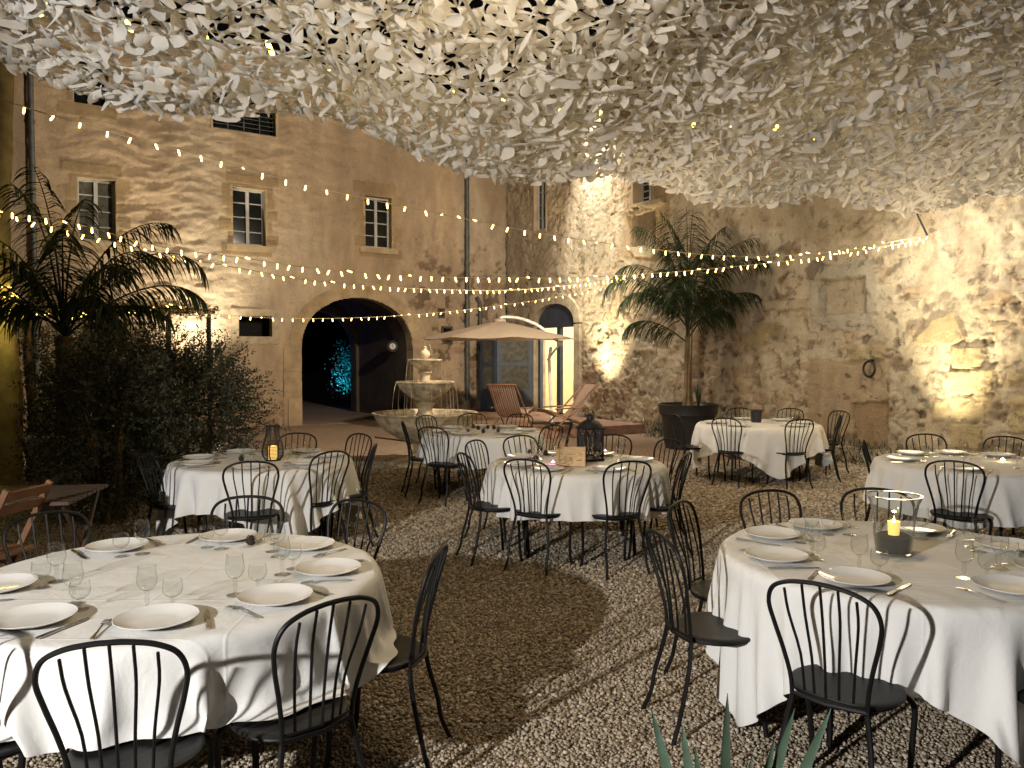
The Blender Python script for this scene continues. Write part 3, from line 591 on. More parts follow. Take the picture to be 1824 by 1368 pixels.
# light switch plates on a short inner partition
pt = MB().box(WP(dc + .47, 1.5, -.75), (.5, .08, 2.9), RW); under(pt.build('partition', 'room', smooth=False), cw)
s_, z_ = (sw - WO).dot(WE), sw.z
under(MB().box(WP(dc + .42, 1.18, -.70), (.10, .03, .10), RW).build('fire_alarm_box', 'red', smooth=False), cw)
for i in range(3): under(MB().box(WP(dc + .36 + i * .09, 1.42, -.70), (.07, .02, .08), RW).build('light_switch', 'whiteplastic', smooth=False), cw)
# open blue door leaf (hinged on the left jamb, swung out) with glazed panels
def leaf(hinge, ang, width, name='door_leaf'):
    d = Vector((math.cos(ang), math.sin(ang), 0)); nn = Vector((d.y, -d.x, 0)); R = RF(d, nn); H_ = dspr - TZ - .04; mb = MB()
    P_ = lambda s, z, o=0: hinge + d * s + nn * o + Vector((0, 0, z))
    for s in (.06, width - .06): mb.box(P_(s, TZ + H_ / 2 + .01), (.12, .05, H_), R)
    for z, h in ((TZ + .3, .56), (dspr - .1, .14), (TZ + 1.25, .1)): mb.box(P_(width / 2, z, -.002), (width - .24, .045, h), R)
    o = mb.build(name, 'bluewood', smooth=False); under(o, cw)
    p = MB().box(P_(width / 2, (TZ + dspr) / 2 + .15), (width - .22, .008, H_ - .6), R).build('pane', 'curtain', smooth=False); p.parent = o
    h = MB().box(P_(width - .07, TZ + 1.05, .04), (.03, .03, .16), R).box(P_(width - .11, TZ + 1.08, .06), (.11, .02, .02), R).build('handle', 'darkmetal', smooth=False); h.parent = o
hg = WP(dc - dhw - .02, 0, .08); w2 = Vector((-1, -.02, 0))
leaf(hg, math.atan2(-.10, -.99) , .95); leaf(hg + Vector((-.97, -.1, 0)), math.atan2(.75, -.66), .62)
# iron rod and ring on the wall, vines of dry grass at the foot
s, z = ws(1553, 655); mb = MB(); ringp = [WP(s + .10 * math.cos(a), z - .02 + .12 * math.sin(a), .07) for a in np.linspace(0, 2 * pi, 25)]; mb.tube(ringp, .018, 8)
mb.tube([WP(s, z + .12, -.05), WP(s, z + .1, .09)], .02, 8)
tag(mb.build('iron_ring', 'darkmetal'), 'rusty iron tethering ring fixed to the plaster wall', 'ring')
p0 = wallpt(1664, 372, .5); p1 = wallpt(1672, 425, .25)
tag(MB().tube([p0, p1], .014, 6).build('iron_rod', 'darkmetal'), 'thin dark rod hanging from the net edge by the bright wall', 'rod')
# sloping low stone kerb by wall foot
s0, z = ws(1480, 815); mb = MB()
for i in range(9): mb.box(WP(s0 - 1.0 + i * .42, .11, .16), (.41, .34 + .04 * (i % 3), .2 + .05 * (i % 2)), RW)
under(mb.build('foot_stones', 'stone', smooth=False), cw)

# ------------------------------------------------------------------ chairs
def make_chair():
    r = empty('metal_chair')
    prof = [(0, .452), (.10, .452), (.17, .4535), (.192, .456), (.2, .452), (.2, .442), (.19, .439), (0, .442)]
    MB().lathe(prof, 40, (0, .01, 0), wob=lambda a, i: 1 + .025 * math.cos(2 * a)).build('seat', 'seat', r)
    H = [(-.135, -.165, .40), (-.140, -.172, .50), (-.160, -.190, .60), (-.186, -.212, .70), (-.200, -.236, .785), (-.178, -.254, .848), (-.120, -.264, .880), (-.05, -.267, .892), (0, -.268, .894)]
    H = H + [(-x, y, z) for x, y, z in H[:-1]][::-1]
    hp = catmull(H, 5); hb = MB().tube(hp, .0085, 8)
    arc = [(.135 * math.sin(a), -.19 + .03 * (1 - math.cos(a)), .462) for a in np.linspace(-1.35, 1.35, 9)]; hb.tube(arc, .006, 6)
    hb.tube([(-.14, -.168, .44), (0, -.198, .442), (.14, -.168, .44)], .008, 6)
    bk = hb.build('backrest', 'chair', r)
    for i in range(-2, 3):
        x0 = i * .044; x1 = i * .064; z1 = .892 - .012 * abs(i) ** 1.6; y0 = -.192 + .006 * i * i
        MB().tube(catmull([(x0, y0, .458), (x0 * 1.12, y0 - .016, .60), (x1 * .97, -.235, .76), (x1, -.266, z1)], 3), .0052, 6).build('spindle', 'chair', bk)
    for s in (-1, 1):
        MB().tube(catmull([(s * .135, -.165, .43), (s * .152, -.180, .33), (s * .17, -.212, .20), (s * .168, -.232, .10), (s * .182, -.262, .02), (s * .186, -.27, .0)], 4), [.0105] * 20 + [.013], 8).build('leg', 'chair', r)
        MB().tube(catmull([(s * .07, .07, .434), (s * .14, .10, .434), (s * .185, .122, .418), (s * .205, .135, .375), (s * .197, .146, .26), (s * .188, .156, .12), (s * .196, .17, .0)], 4), [.0115] * 24 + [.014], 8).build('leg', 'chair', r)
    mb = MB(); mb.tube([(.188 * math.cos(a), .01 + .188 * math.sin(a), .433) for a in np.linspace(0, 2 * pi, 29)], .007, 6, caps=False)
    mb.build('seat_ring', 'chair', r)
    return r
CH = Proto(make_chair())
# tables: name -> (cx, cy, R)
TB = {'A': (-1.45, 3.4, .87), 'B': (-2.26, 7.2, .80), 'C': (.57, 7.0, .78), 'D': (1.83, 3.75, .82), 'E': (3.4, 11.0, .84), 'F': (4.08, 7.0, .82), 'G': (-.36, 9.9, .74)}
TD = {'A': 'the big front left table', 'B': 'the table with the wicker candle lantern', 'C': 'the table with the wooden crate', 'D': 'the table with the glass candle vase',
      'E': 'the table with the black bucket', 'F': 'the far right table by the wall', 'G': 'the table beside the fountain'}
SEATS = {k: [] for k in TB}
CHAIRS = [  # table, hoop x, hoop y, place phrase
 ('A', -1.13, 2.21, 'seen from behind at front of'), ('A', -.58, 2.58, 'at front right of'), ('A', -.295, 3.3, 'in profile at right side of'), ('A', -.84, 4.40, 'behind the back right rim of'), ('A', -1.5, 4.52, 'behind the back rim of'), ('A', -2.38, 4.05, 'in shade behind back left rim of'), ('A', -1.86, 2.36, 'cut by the photo edge at front left of'),
 ('B', -1.97, 6.0, 'seen from behind at front of'), ('B', -1.5, 6.63, 'at front right of'), ('B', -1.54, 8.12, 'at back right of'), ('B', -1.23, 7.16, 'in profile at right side of'), ('B', -2.2, 8.2, 'mostly hidden behind'), ('B', -3.0, 6.5, 'in the dark at left side of'),
 ('C', .10, 6.12, 'seen from behind at front left of'), ('C', .89, 6.02, 'seen from behind at front right of'), ('C', -.40, 6.5, 'in profile at left side of'), ('C', -.36, 7.5, 'at back left of'), ('C', .07, 7.95, 'behind the glasses of'), ('C', 1.52, 7.58, 'at back right of'), ('C', 1.44, 6.52, 'in profile at right side of'), ('C', 1.02, 8.05, 'behind the black lantern on'),
 ('D', 1.08, 2.78, 'seen whole from behind at front of'), ('D', .66, 3.58, 'in profile at left side of'), ('D', .91, 4.35, 'at back left of'), ('D', 1.52, 4.72, 'behind the back rim of'), ('D', 2.2, 4.78, 'seen through the vase behind'), ('D', 2.15, 2.62, 'cut off at front right of'),
 ('E', 2.72, 10.15, 'seen from behind at front left of'), ('E', 3.62, 9.98, 'seen from behind at front right of'), ('E', 4.38, 10.6, 'at right side of'), ('E', 4.72, 11.45, 'outermost at back right of'), ('E', 3.45, 12.1, 'behind the bucket on'), ('E', 4.2, 12.0, 'at back right by the wall of'), ('E', 2.2, 10.8, 'beside the palm pot at left of'),
 ('F', 3.35, 6.03, 'seen from behind at front of'), ('F', 3.3, 7.5, 'in profile at left side of'), ('F', 4.2, 8.1, 'by the wall behind'), ('F', 4.88, 7.85, 'cut by the photo edge behind'), ('F', 4.45, 5.95, 'whose seat only shows at front right of'),
 ('G', -1.32, 9.6, 'in profile at left side of'), ('G', -1.16, 10.6, 'nearest the basin at back left of'), ('G', -.9, 8.9, 'at front left of'), ('G', -.55, 10.95, 'behind the cones on'), ('G', .12, 10.9, 'in front of the deckchairs behind'), ('G', .47, 9.1, 'at front right of'), ('G', .75, 9.85, 'at right side of')]
jr_ = random.Random(3)
for k, x, y, ph in CHAIRS:
    cx, cy, R = TB[k]; a = math.atan2(cy - y, cx - x) + jr_.uniform(-.10, .10)
    d = Vector((math.cos(a), math.sin(a))); sx_ = x + d.x * .268; sy_ = y + d.y * .268
    o = CH.put((sx_, sy_, 0), a - pi / 2); tag(o, ('black chair ' if len(('black chair ' + ph + ' ' + TD[k]).split()) <= 16 else 'chair ') + ph + ' ' + TD[k], 'chair', 'black metal chairs round the tables')
    SEATS[k].append((sx_, sy_))

# ------------------------------------------------------------------ tables and simulated table cloths
TOP = .75
def cloth_sim(cx, cy, R, a, rmax, rot, n, seats, steps, seed):
    r = np.random.RandomState(seed); u = np.linspace(-1, 1, n); U, Vv = np.meshgrid(u, u, indexing='ij')
    th = np.arctan2(Vv, U); m = np.maximum(np.abs(U), np.abs(Vv)); sq = 1 / np.maximum(np.abs(np.cos(th)), np.abs(np.sin(th)))
    L = 1 / ((1 / (a * sq)) ** 12 + (1 / rmax) ** 12) ** (1 / 12); X = m * L * np.cos(th + rot); Y = m * L * np.sin(th + rot)
    P = np.stack([cx + X, cy + Y, TOP + .012 + .0 * r.rand(n, n) + .05 * np.maximum(0, (m * L - R) / .3) * (fbm(3 + 2.6 * np.cos(th + rot) + seed, 3 + 2.6 * np.sin(th + rot), 2, 2) - .5) + .045 * np.maximum(0, (m * L - R) / .3) * np.sin(th * (11 + seed % 5) + seed + 2.5 * np.sin(th * 2 + seed))], -1).reshape(-1, 3); P[:, :2] += (r.rand(n * n, 2) - .5) * .004
    I = np.arange(n * n).reshape(n, n); G = []
    def grp(A, B, k):
        A = A.ravel(); B = B.ravel(); G.append((A, B, np.linalg.norm((P[A] - P[B])[:, :2], axis=1), k))
    for o_ in (0, 1):
        grp(I[o_:n - 1:2], I[o_ + 1:n:2], 1.); grp(I[:, o_:n - 1:2], I[:, o_ + 1:n:2], 1.)
        grp(I[o_:n - 1:2, :-1], I[o_ + 1:n:2, 1:], .35); grp(I[o_:n - 1:2, 1:], I[o_ + 1:n:2, :-1], .35)
    for o_ in range(4):
        A = np.arange(n - 2); A = A[(A // 2) % 2 == (o_ // 2)]; A = A[(A % 2) == (o_ % 2)]
        grp(I[A], I[A + 2], .03); grp(I[:, A], I[:, A + 2], .03)
    Vl = np.zeros_like(P); dt = 1 / 60; P0 = P.copy(); pin = ((m * L).ravel() < R - .09)
    for st in range(steps):
        Vl[:, 2] -= 9.8 * dt; Vl *= .985; Q = P + Vl * dt
        for it in range(11):
            for A, B, l0, kk in G:
                D = Q[A] - Q[B]; l = np.sqrt((D * D).sum(1)) + 1e-9; c = (kk * .5 * (l - l0) / l)[:, None] * D; Q[A] -= c; Q[B] += c
            dx = Q[:, 0] - cx; dy = Q[:, 1] - cy; rr = np.hypot(dx, dy) + 1e-9; ins = rr < R
            dn = TOP + .004 - Q[:, 2]; up_m = ins & (dn > 0) & ((dn < .045) | (rr < R - .04)); Q[up_m, 2] = TOP + .004
            sd = (rr < R + .006) & (Q[:, 2] < TOP + .004) & ~up_m; f = (R + .006) / rr[sd]; Q[sd, 0] = cx + dx[sd] * f; Q[sd, 1] = cy + dy[sd] * f
            for sx_, sy_ in seats:
                q = (np.hypot(Q[:, 0] - sx_, Q[:, 1] - sy_) < .215) & (Q[:, 2] < .468) & (Q[:, 2] > .36); Q[q, 2] = .468
            Q[:, 2] = np.maximum(Q[:, 2], .01); Q[pin, :2] = P0[pin, :2]; Q[pin, 2] = TOP + .004
        Vl = (Q - P) / dt; P = Q
        on = (np.hypot(P[:, 0] - cx, P[:, 1] - cy) < R) & (P[:, 2] < TOP + .006); Vl[on, :2] *= .2
    return P, n
CL = {'A': (1.25, 1.20, .3, 70), 'B': (1.12, 1.42, math.radians(75), 52), 'C': (1.3, 1.11, 0, 56), 'D': (1.13, 1.44, math.radians(60), 74), 'E': (1.16, 1.44, math.radians(45), 44), 'F': (1.3, 1.2, .2, 50), 'G': (1.2, 1.08, .5, 42)}
CLL = {'A': 'white round cloth draped over the big front left table', 'B': 'white cloth with pointed hanging corners under the wicker candle lantern', 'C': 'white scallop hemmed cloth under the wooden crate', 'D': 'white long cloth hanging in deep folds under the glass candle vase',
       'E': 'white cloth with one corner hanging forward under black bucket', 'F': 'white cloth on the far right table near the wall', 'G': 'white cloth under the pine cones beside the fountain'}
for k, (cx, cy, R) in TB.items():
    a, rmax, rot, n = CL[k]
    P, n = cloth_sim(cx, cy, R, a, rmax, rot, n, SEATS[k] if k in 'A' else [], 230, ord(k))
    thp = np.arctan2(P[:, 1] - cy, P[:, 0] - cx); sp = np.clip((TOP - P[:, 2]) / .34, 0, 1.5); q_ = ord(k); nf_ = 15 + q_ % 4
    fold = .55 * np.sin(nf_ * thp + 2.2 * np.sin(2 * thp + q_) + q_) + .5 * np.sin((nf_ * 2 - 5) * thp + 3 * np.sin(3 * thp)) * .6 + 1.3 * (fbm(5 + 3.2 * np.cos(thp) + q_, 5 + 3.2 * np.sin(thp), 4, 3) - .5)
    dr = .034 * sp ** 1.3 * fold * np.prod([1 - .9 * np.exp(-(((P[:, 0] - a_) ** 2 + (P[:, 1] - b_) ** 2) / .09)) for a_, b_ in (SEATS[k][:2] if k == 'D' else [(99, 99)])], axis=0); P[:, 0] += np.cos(thp) * dr; P[:, 1] += np.sin(thp) * dr
    I = np.arange(n * n).reshape(n, n); Fq = np.stack([I[:-1, :-1], I[1:, :-1], I[1:, 1:], I[:-1, 1:]], -1).reshape(-1, 4)
    o = np_obj('tablecloth', P, Fq, 'cloth', smooth=True); tag(o, CLL[k], 'tablecloth', 'white tablecloths')
    md = o.modifiers.new('subdivision', 'SUBSURF'); md.levels = md.render_levels = 1
    t_ = empty('round_table', (cx, cy, 0), 0, label='round folding table hidden beneath ' + CLL[k].replace('white ', '').split(' draped')[0].split(' under')[0] + {'A': ' at front left', 'D': ' at front right', 'B': ' by the shrubs', 'C': ' in the centre', 'E': ' near the palm', 'F': ' edge', 'G': ' by fountain'}[k], cat='table', group='round dining tables')
    MB().lathe([(0, TOP - .03), (R - .035, TOP - .03), (R - .025, TOP - .024), (R - .025, TOP - .010), (R - .035, TOP - .006), (0, TOP - .006)], 64).build('tabletop', 'darkwood', t_)
    for s in (-1, 1):
        for q in (-1, 1):
            MB().tube([(s * .42, q * .30, TOP - .03), (s * .46, q * .36, .02), (s * .46, q * .36, 0)], .014, 8).build('leg', 'chair', t_)
        MB().tube([(s * .44, -.33, .3), (s * .44, .33, .3)], .01, 6).build('stretcher', 'chair', t_)

# ------------------------------------------------------------------ table settings
TT = TOP + .0065
def make_plate():
    pr = [(0, .006), (.07, .006), (.085, .008), (.11, .0145), (.136, .024), (.140, .0255), (.1415, .0245), (.139, .0215), (.112, .011), (.088, .003), (.08, .0005), (.05, .0005), (0, .002)]
    r = MB().lathe(pr, 56).build('dinner_plate', 'china'); return r
def make_glass(tall):
    r = empty('wine_glass' if tall else 'small_glass')
    if tall:
        bowl = [(.004, .066), (.014, .068), (.026, .078), (.034, .094), (.0365, .110), (.0345, .128), (.0315, .146), (.0308, .160), (.0316, .1605), (.0318, .158)]
        st = [(.0, .0), (.033, .0), (.0345, .0015), (.03, .003), (.012, .006), (.006, .012), (.0045, .02), (.0075, .026), (.0095, .034), (.0085, .042), (.0052, .047), (.0088, .054), (.0078, .060), (.005, .064), (.006, .068), (0, .07)]
    else:
        bowl = [(.004, .040), (.016, .043), (.028, .052), (.0355, .066), (.0365, .080), (.0338, .096), (.0325, .106), (.0332, .1065), (.0336, .104)]
        st = [(.0, .0), (.029, .0), (.0305, .0015), (.026, .003), (.010, .006), (.0055, .012), (.0075, .02), (.005, .028), (.0075, .034), (.005, .039), (.006, .042), (0, .044)]
    MB().lathe(bowl, 28).build('bowl', 'glass', r); MB().lathe(st, 20).build('stem', 'glass', r)
    return r
def make_big_glass():
    r = empty('large_wine_glass')
    MB().lathe([(.004, .10), (.02, .103), (.036, .118), (.044, .14), (.044, .16), (.038, .19), (.034, .212), (.0348, .2125)], 28).build('bowl', 'glass', r)
    MB().lathe([(0, 0), (.036, 0), (.0375, .0015), (.03, .003), (.008, .007), (.004, .016), (.0036, .09), (.005, .1), (0, .103)], 18).build('stem', 'glass', r); return r
def make_fork():
    mb = MB()
    for i in range(4): mb.box((-.0095 + i * .0063, .078, .006), (.0032, .048, .0016), Matrix.Rotation(-.12, 3, 'X'))
    L = [(-.105, .010, .002), (-.09, .0135, .002), (-.03, .0075, .004), (.02, .0055, .0075), (.036, .012, .0055), (.044, .0235, .004), (.057, .025, .0035)]
    vs = []
    for y, w_, z in L: vs += [(-w_ / 2, y, z), (w_ / 2, y, z), (w_ / 2, y, z + .0018), (-w_ / 2, y, z + .0018)]
    fcs = [(i * 4 + j, i * 4 + (j + 1) % 4, i * 4 + 4 + (j + 1) % 4, i * 4 + 4 + j) for i in range(len(L) - 1) for j in range(4)] + [(0, 3, 2, 1), tuple(4 * (len(L) - 1) + j for j in range(4))]
    return mb.add(vs, fcs).build('fork', 'steel')
def make_knife():
    L = [(-.115, .011, .0015), (-.10, .0165, .001), (-.02, .011, .001), (-.01, .010, .001), (.0, .0165, .001), (.07, .0185, .001), (.10, .012, .001), (.115, .002, .001)]; vs = []
    for i, (y, w_, z) in enumerate(L):
        h = .0055 if y < -.005 else .002; vs += [(-w_ / 2, y, z), (w_ / 2, y, z), (w_ / 2, y, z + h * .6), (-w_ / 2, y, z + h)]
    fcs = [(i * 4 + j, i * 4 + (j + 1) % 4, i * 4 + 4 + (j + 1) % 4, i * 4 + 4 + j) for i in range(len(L) - 1) for j in range(4)] + [(0, 3, 2, 1), tuple(4 * (len(L) - 1) + j for j in range(4))]
    return MB().add(vs, fcs).build('knife', 'steel')
PL, GT, GS, FK, KN, GB = Proto(make_plate()), Proto(make_glass(True)), Proto(make_glass(False)), Proto(make_fork()), Proto(make_knife()), Proto(make_big_glass())
PLACES = {
 'A': [(288, 'front'), (326, 'front right'), (248, 'front left'), (6, 'right side'), (50, 'back right'), (90, 'back'), (138, 'back left'), (200, 'left side')],
 'B': [(275, 'front'), (325, 'front right'), (20, 'right side'), (65, 'back right'), (125, 'back left'), (175, 'left side'), (222, 'front left')],
 'C': [(238, 'front left'), (296, 'front right'), (205, 'left side'), (150, 'back left'), (105, 'back'), (60, 'back right'), (8, 'right side')],
 'D': [(186, 'left side'), (231, 'front left'), (286, 'front'), (142, 'back left'), (103, 'back'), (55, 'back right'), (12, 'right side'), (328, 'front right')],
 'E': [(225, 'front left'), (300, 'front right'), (350, 'right side'), (45, 'back right'), (90, 'back'), (180, 'left side')],
 'F': [(232, 'front left'), (290, 'front'), (165, 'left side'), (80, 'back'), (120, 'back left'), (40, 'back right')],
 'G': [(200, 'left side'), (245, 'front left'), (310, 'front right'), (140, 'back left'), (95, 'back'), (55, 'back right'), (0, 'right side')]}
rj = random.Random(11)
for k, L in PLACES.items():
    cx, cy, R = TB[k]
    for deg, ph in L:
        th = math.radians(deg + rj.uniform(-3, 3)); rr = R - .215; rz = th + pi / 2; T = Matrix.Rotation(rz, 3, 'Z'); base = Vector((cx + rr * math.cos(th), cy + rr * math.sin(th), TT))
        def pos(x, y): return base + T @ Vector((x + rj.uniform(-.008, .008), y + rj.uniform(-.008, .008), 0))
        wh = 'at the ' + ph + ' of ' + TD[k]
        if k in 'E': 
            tag(PL.put(pos(0, 0), rz), 'white plate ' + wh, 'plate', 'white dinner plates')
        else: tag(PL.put(pos(0, 0), rz + rj.uniform(0, 3)), 'white plate ' + wh, 'plate', 'white dinner plates')
        tag(FK.put(pos(-.175, -.01), rz + rj.uniform(-.15, .15)), 'fork ' + wh, 'fork', 'steel forks')
        tag(KN.put(pos(.170, -.01), rz + rj.uniform(-.12, .12)), 'knife ' + wh, 'knife', 'steel knives')
        g1, g2 = (-.045, .195), (.045, .165)
        if k == 'C': g1, g2 = (-.02, .17), (.07, .14)
        (tag(GB.put(pos(*g1), rz), 'large wine glass ' + wh, 'wine glass', 'large wine glasses') if k == 'C' else tag(GT.put(pos(*g1), rz), 'tall stemmed glass ' + wh, 'glass', 'tall stemmed glasses'))
        tag(GS.put(pos(*g2), rz), 'low round glass ' + wh, 'glass', 'low stemmed glasses')

# ------------------------------------------------------------------ centrepieces
# glass vase with grit and candle
cx, cy = 1.81, 3.76; v = empty('hurricane_vase', (cx, cy, TT), 0, label='flared glass vase with dark grit standing on the front right table', cat='vase')
MB().lathe([(0, .008), (.06, .008), (.075, .012), (.078, .03), (.086, .10), (.092, .18), (.104, .245), (.119, .278), (.1225, .280), (.1215, .276), (.1065, .243), (.0950, .18), (.089, .10), (.081, .03), (.078, .002), (.06, 0), (0, 0)], 48).build('glass_body', 'glass', v)
gp = [(0, .010), (.072, .012), (.076, .03), (.082, .085), (.06, .098), (.03, .092), (0, .09)]; MB().lathe(gp, 32, wob=lambda a, i: 1 + (.02 * math.sin(3 * a) if i > 3 else 0)).build('grit', 'sand', v)
MB().tube([(.1215 * math.cos(a), .1215 * math.sin(a), .279) for a in np.linspace(0, 2 * pi, 41)], .0028, 6, caps=False).build('rim', 'stem', v)
cn = empty('candle', (cx, cy, TT + .085), 0, label='burning yellow candle in a small cup standing in the glass vase', cat='candle')
MB().lathe([(0, 0), (.024, 0), (.028, .07), (.026, .07), (.023, .058), (0, .056)], 24).build('wax', 'candle', cn); MB().lathe([(0, .056), (.005, .062), (.006, .072), (.002, .085), (0, .088)], 10).build('flame', 'flame', cn)
lamp('candle_light', 'POINT', (cx, cy, TT + .085 + .11), .35, (1, .6, .2), rad=.01)
# wicker lantern on table B
cx, cy = -2.14, 7.12; v = empty('wicker_lantern', (cx, cy, TT), 0, label='black bottle shaped wicker lantern standing on the left table by shrubs', cat='lantern')
lp = [(.06, 0), (.092, .04), (.098, .09), (.082, .16), (.062, .22), (.055, .27), (.06, .31)]; mb = MB()
for z in np.linspace(0, .31, 26):
    q = np.interp(z, [p[1] for p in lp], [p[0] for p in lp]); mb.tube([(q * math.cos(a), q * math.sin(a), z) for a in np.linspace(0, 2 * pi, 25)], .0022, 4, caps=False)
for a in np.linspace(0, 2 * pi, 9)[:-1]: mb.tube([(q * math.cos(a), q * math.sin(a), z) for q, z in lp], .006, 5)
mb.build('cage', 'wicker', v); mb = MB().lathe([(0, 0), (.06, 0), (.06, .008), (0, .008)], 24); mb.build('base', 'wicker', v); MB().tube([(.062 * math.cos(a), .062 * math.sin(a), .31) for a in np.linspace(0, 2 * pi, 25)], .006, 6, caps=False).build('top_ring', 'wicker', v)
cn = empty('candle', (cx, cy, TT + .009), 0, label='thick yellow candle glowing inside the black wicker lantern', cat='candle'); MB().lathe([(0, 0), (.038, 0), (.038, .115), (.034, .12), (0, .116)], 24).build('wax', 'candle', cn)
lamp('candle_light', 'POINT', (cx, cy, TT + .16), .3, (1, .6, .2), rad=.01)
# black moroccan style lantern, crate, tealights on table C
cx, cy = .70, 7.12; v = empty('metal_lantern', (cx, cy, TT), .35, label='tall black metal lantern with domed roof standing on the centre table', cat='lantern')
mb = MB()
for sx_ in (-1, 1):
    for sy_ in (-1, 1): mb.box((sx_ * .082, sy_ * .082, .15), (.016, .016, .27))
mb.box((0, 0, .01), (.19, .19, .02)); mb.box((0, 0, .29), (.2, .2, .018)); mb.build('frame', 'wicker', v)
mb = MB()
for i in range(4):
    Rz = Matrix.Rotation(i * pi / 2, 3, 'Z')
    for j in range(-3, 4):
        mb.tube([Rz @ Vector((max(-.074, min(.074, j * .03 - .07)), -.083, .03)), Rz @ Vector((max(-.074, min(.074, j * .03 + .07)), -.083, .275))], .003, 4); mb.tube([Rz @ Vector((max(-.074, min(.074, j * .03 + .07)), -.084, .03)), Rz @ Vector((max(-.074, min(.074, j * .03 - .07)), -.084, .275))], .003, 4)
mb.build('lattice_panel', 'wicker', v)
MB().lathe([(.115, .30), (.10, .325), (.07, .352), (.035, .368), (.03, .40), (.034, .405), (.02, .418), (0, .424)], 24).build('roof', 'wicker', v)
MB().tube([(.022 * math.cos(a), 0, .436 + .022 * math.sin(a)) for a in np.linspace(0, 2 * pi, 17)], .003, 5, caps=False).build('ring_handle', 'wicker', v)
cr = empty('wooden_crate', (.50, 6.78, TT), -.08, label='small pale wooden crate standing on the centre table', cat='crate')
mb = MB()
for z in (.032, .082, .13): mb.box((0, -.075, z), (.25, .008, .044)); mb.box((0, .075, z), (.25, .008, .044))
mb.build('side_slats', 'crate', cr, smooth=False)
for s in (-1, 1): MB().box((s * .121, 0, .08), (.010, .141, .16)).build('end_panel', 'crate', cr, smooth=False)
MB().box((0, 0, .006), (.23, .14, .008)).build('bottom', 'crate', cr, smooth=False)
mb = MB()
for sx_ in (-1, 1): mb.box((sx_ * .108, -.0825, .078), (.026, .006, .15))
for sy_ in (-1, 1): mb.box((0, -.083, .075), (.17, .004, .016), Matrix.Rotation(sy_ * .5, 3, 'Y'))
mb.build('corner_batten', 'crate', cr, smooth=False)
def tealight(x, y, mat, lab, P=.12, col=(1, .4, .7)):
    t_ = empty('tealight', (x, y, TT), 0, label=lab, cat='tealight'); MB().lathe([(0, 0), (.022, 0), (.026, .03), (.024, .03), (.02, .012), (0, .012)], 20).build('holder', 'glass', t_); MB().lathe([(0, .012), (.017, .012), (.017, .020), (.004, .021), (.004, .028), (0, .034)], 14).build('flame', mat, t_)
    lamp('tealight_light', 'POINT', (x, y, TT + .05), P, col, rad=.008)
p = at_z(985, 826, TT); tealight(p.x, p.y, 'pink', 'pink glowing tealight left of the wooden crate')
p = at_z(1078, 806, TT); tealight(p.x, p.y, 'pink', 'pink glowing tealight right of the wooden crate', .08)
p = at_z(1786, 822, TT); tealight(p.x, p.y, 'flame', 'small white tealight burning on the far right table', .1, (1, .8, .5))
def make_cone():
    mb = MB(); r_ = random.Random(5); mb.lathe([(0, 0), (.016, .006), (.020, .02), (.016, .036), (.007, .05), (0, .054)], 12)
    for i in range(60):
        a = i * 2.4; z = .004 + .046 * i / 60; q = .021 * math.sin(pi * (.18 + .75 * i / 60)); c = Vector((q * math.cos(a), q * math.sin(a), z)); o_ = Vector((math.cos(a), math.sin(a), .5)).normalized(); s_ = Vector((-math.sin(a), math.cos(a), 0))
        mb.add([c - s_ * .005, c + s_ * .005, c + o_ * .010 + s_ * .004, c + o_ * .010 - s_ * .004, c + o_ * .006 + Vector((0, 0, .004))], [(0, 1, 2, 3), (3, 2, 4)])
    return mb.build('pine_cone', 'cone', smooth=False)
PC = Proto(make_cone())
cones = [(834, 772, 'leftmost of the cones beside the fountain'), (852, 766, 'second cone from left on the fountain table'), (861, 772, 'middle cone nearest the front of the fountain table'), (869, 764, 'back middle cone on the fountain table'), (880, 765, 'small upright cone right of middle on the fountain table'), (887, 770, 'rightmost cone on the fountain table'), (843, 763, 'cone at the back edge on the fountain table'),
         (954, 822, 'brown cone nearest the front rim left of the crate'), (972, 812, 'brown cone close beside the wooden crate'), (944, 812, 'brown cone between the glasses left of the crate'), (962, 803, 'brown cone at the back left of the crate'), (430, 822, 'upright brown cone left of the wicker lantern'), (447, 972, 'small brown cone beside a plate on the front left table')]
for px, py, lab in cones:
    p = at_z(px, py, TT); o = PC.put((p.x, p.y, TT), random.random() * 6); sc_ = random.uniform(.85, 1.15); o.scale = (sc_,) * 3; tag(o, lab if 'cone' in lab else lab, 'pine cone', 'pine cones on the tables')
p = at_z(1347, 752, TT); bk = empty('ice_bucket', (p.x, p.y, TT), 0, label='black bucket standing on the table by the stone wall', cat='bucket')
MB().lathe([(0, .0), (.068, .0), (.082, .16), (.088, .165), (.086, .172), (.076, .165), (.066, .01), (0, .01)], 28).build('body', 'plastic', bk); MB().tube([(.086 * math.cos(a), .086 * math.sin(a), .168) for a in np.linspace(0, 2 * pi, 25)], .004, 6, caps=False).build('rim', 'plastic', bk)

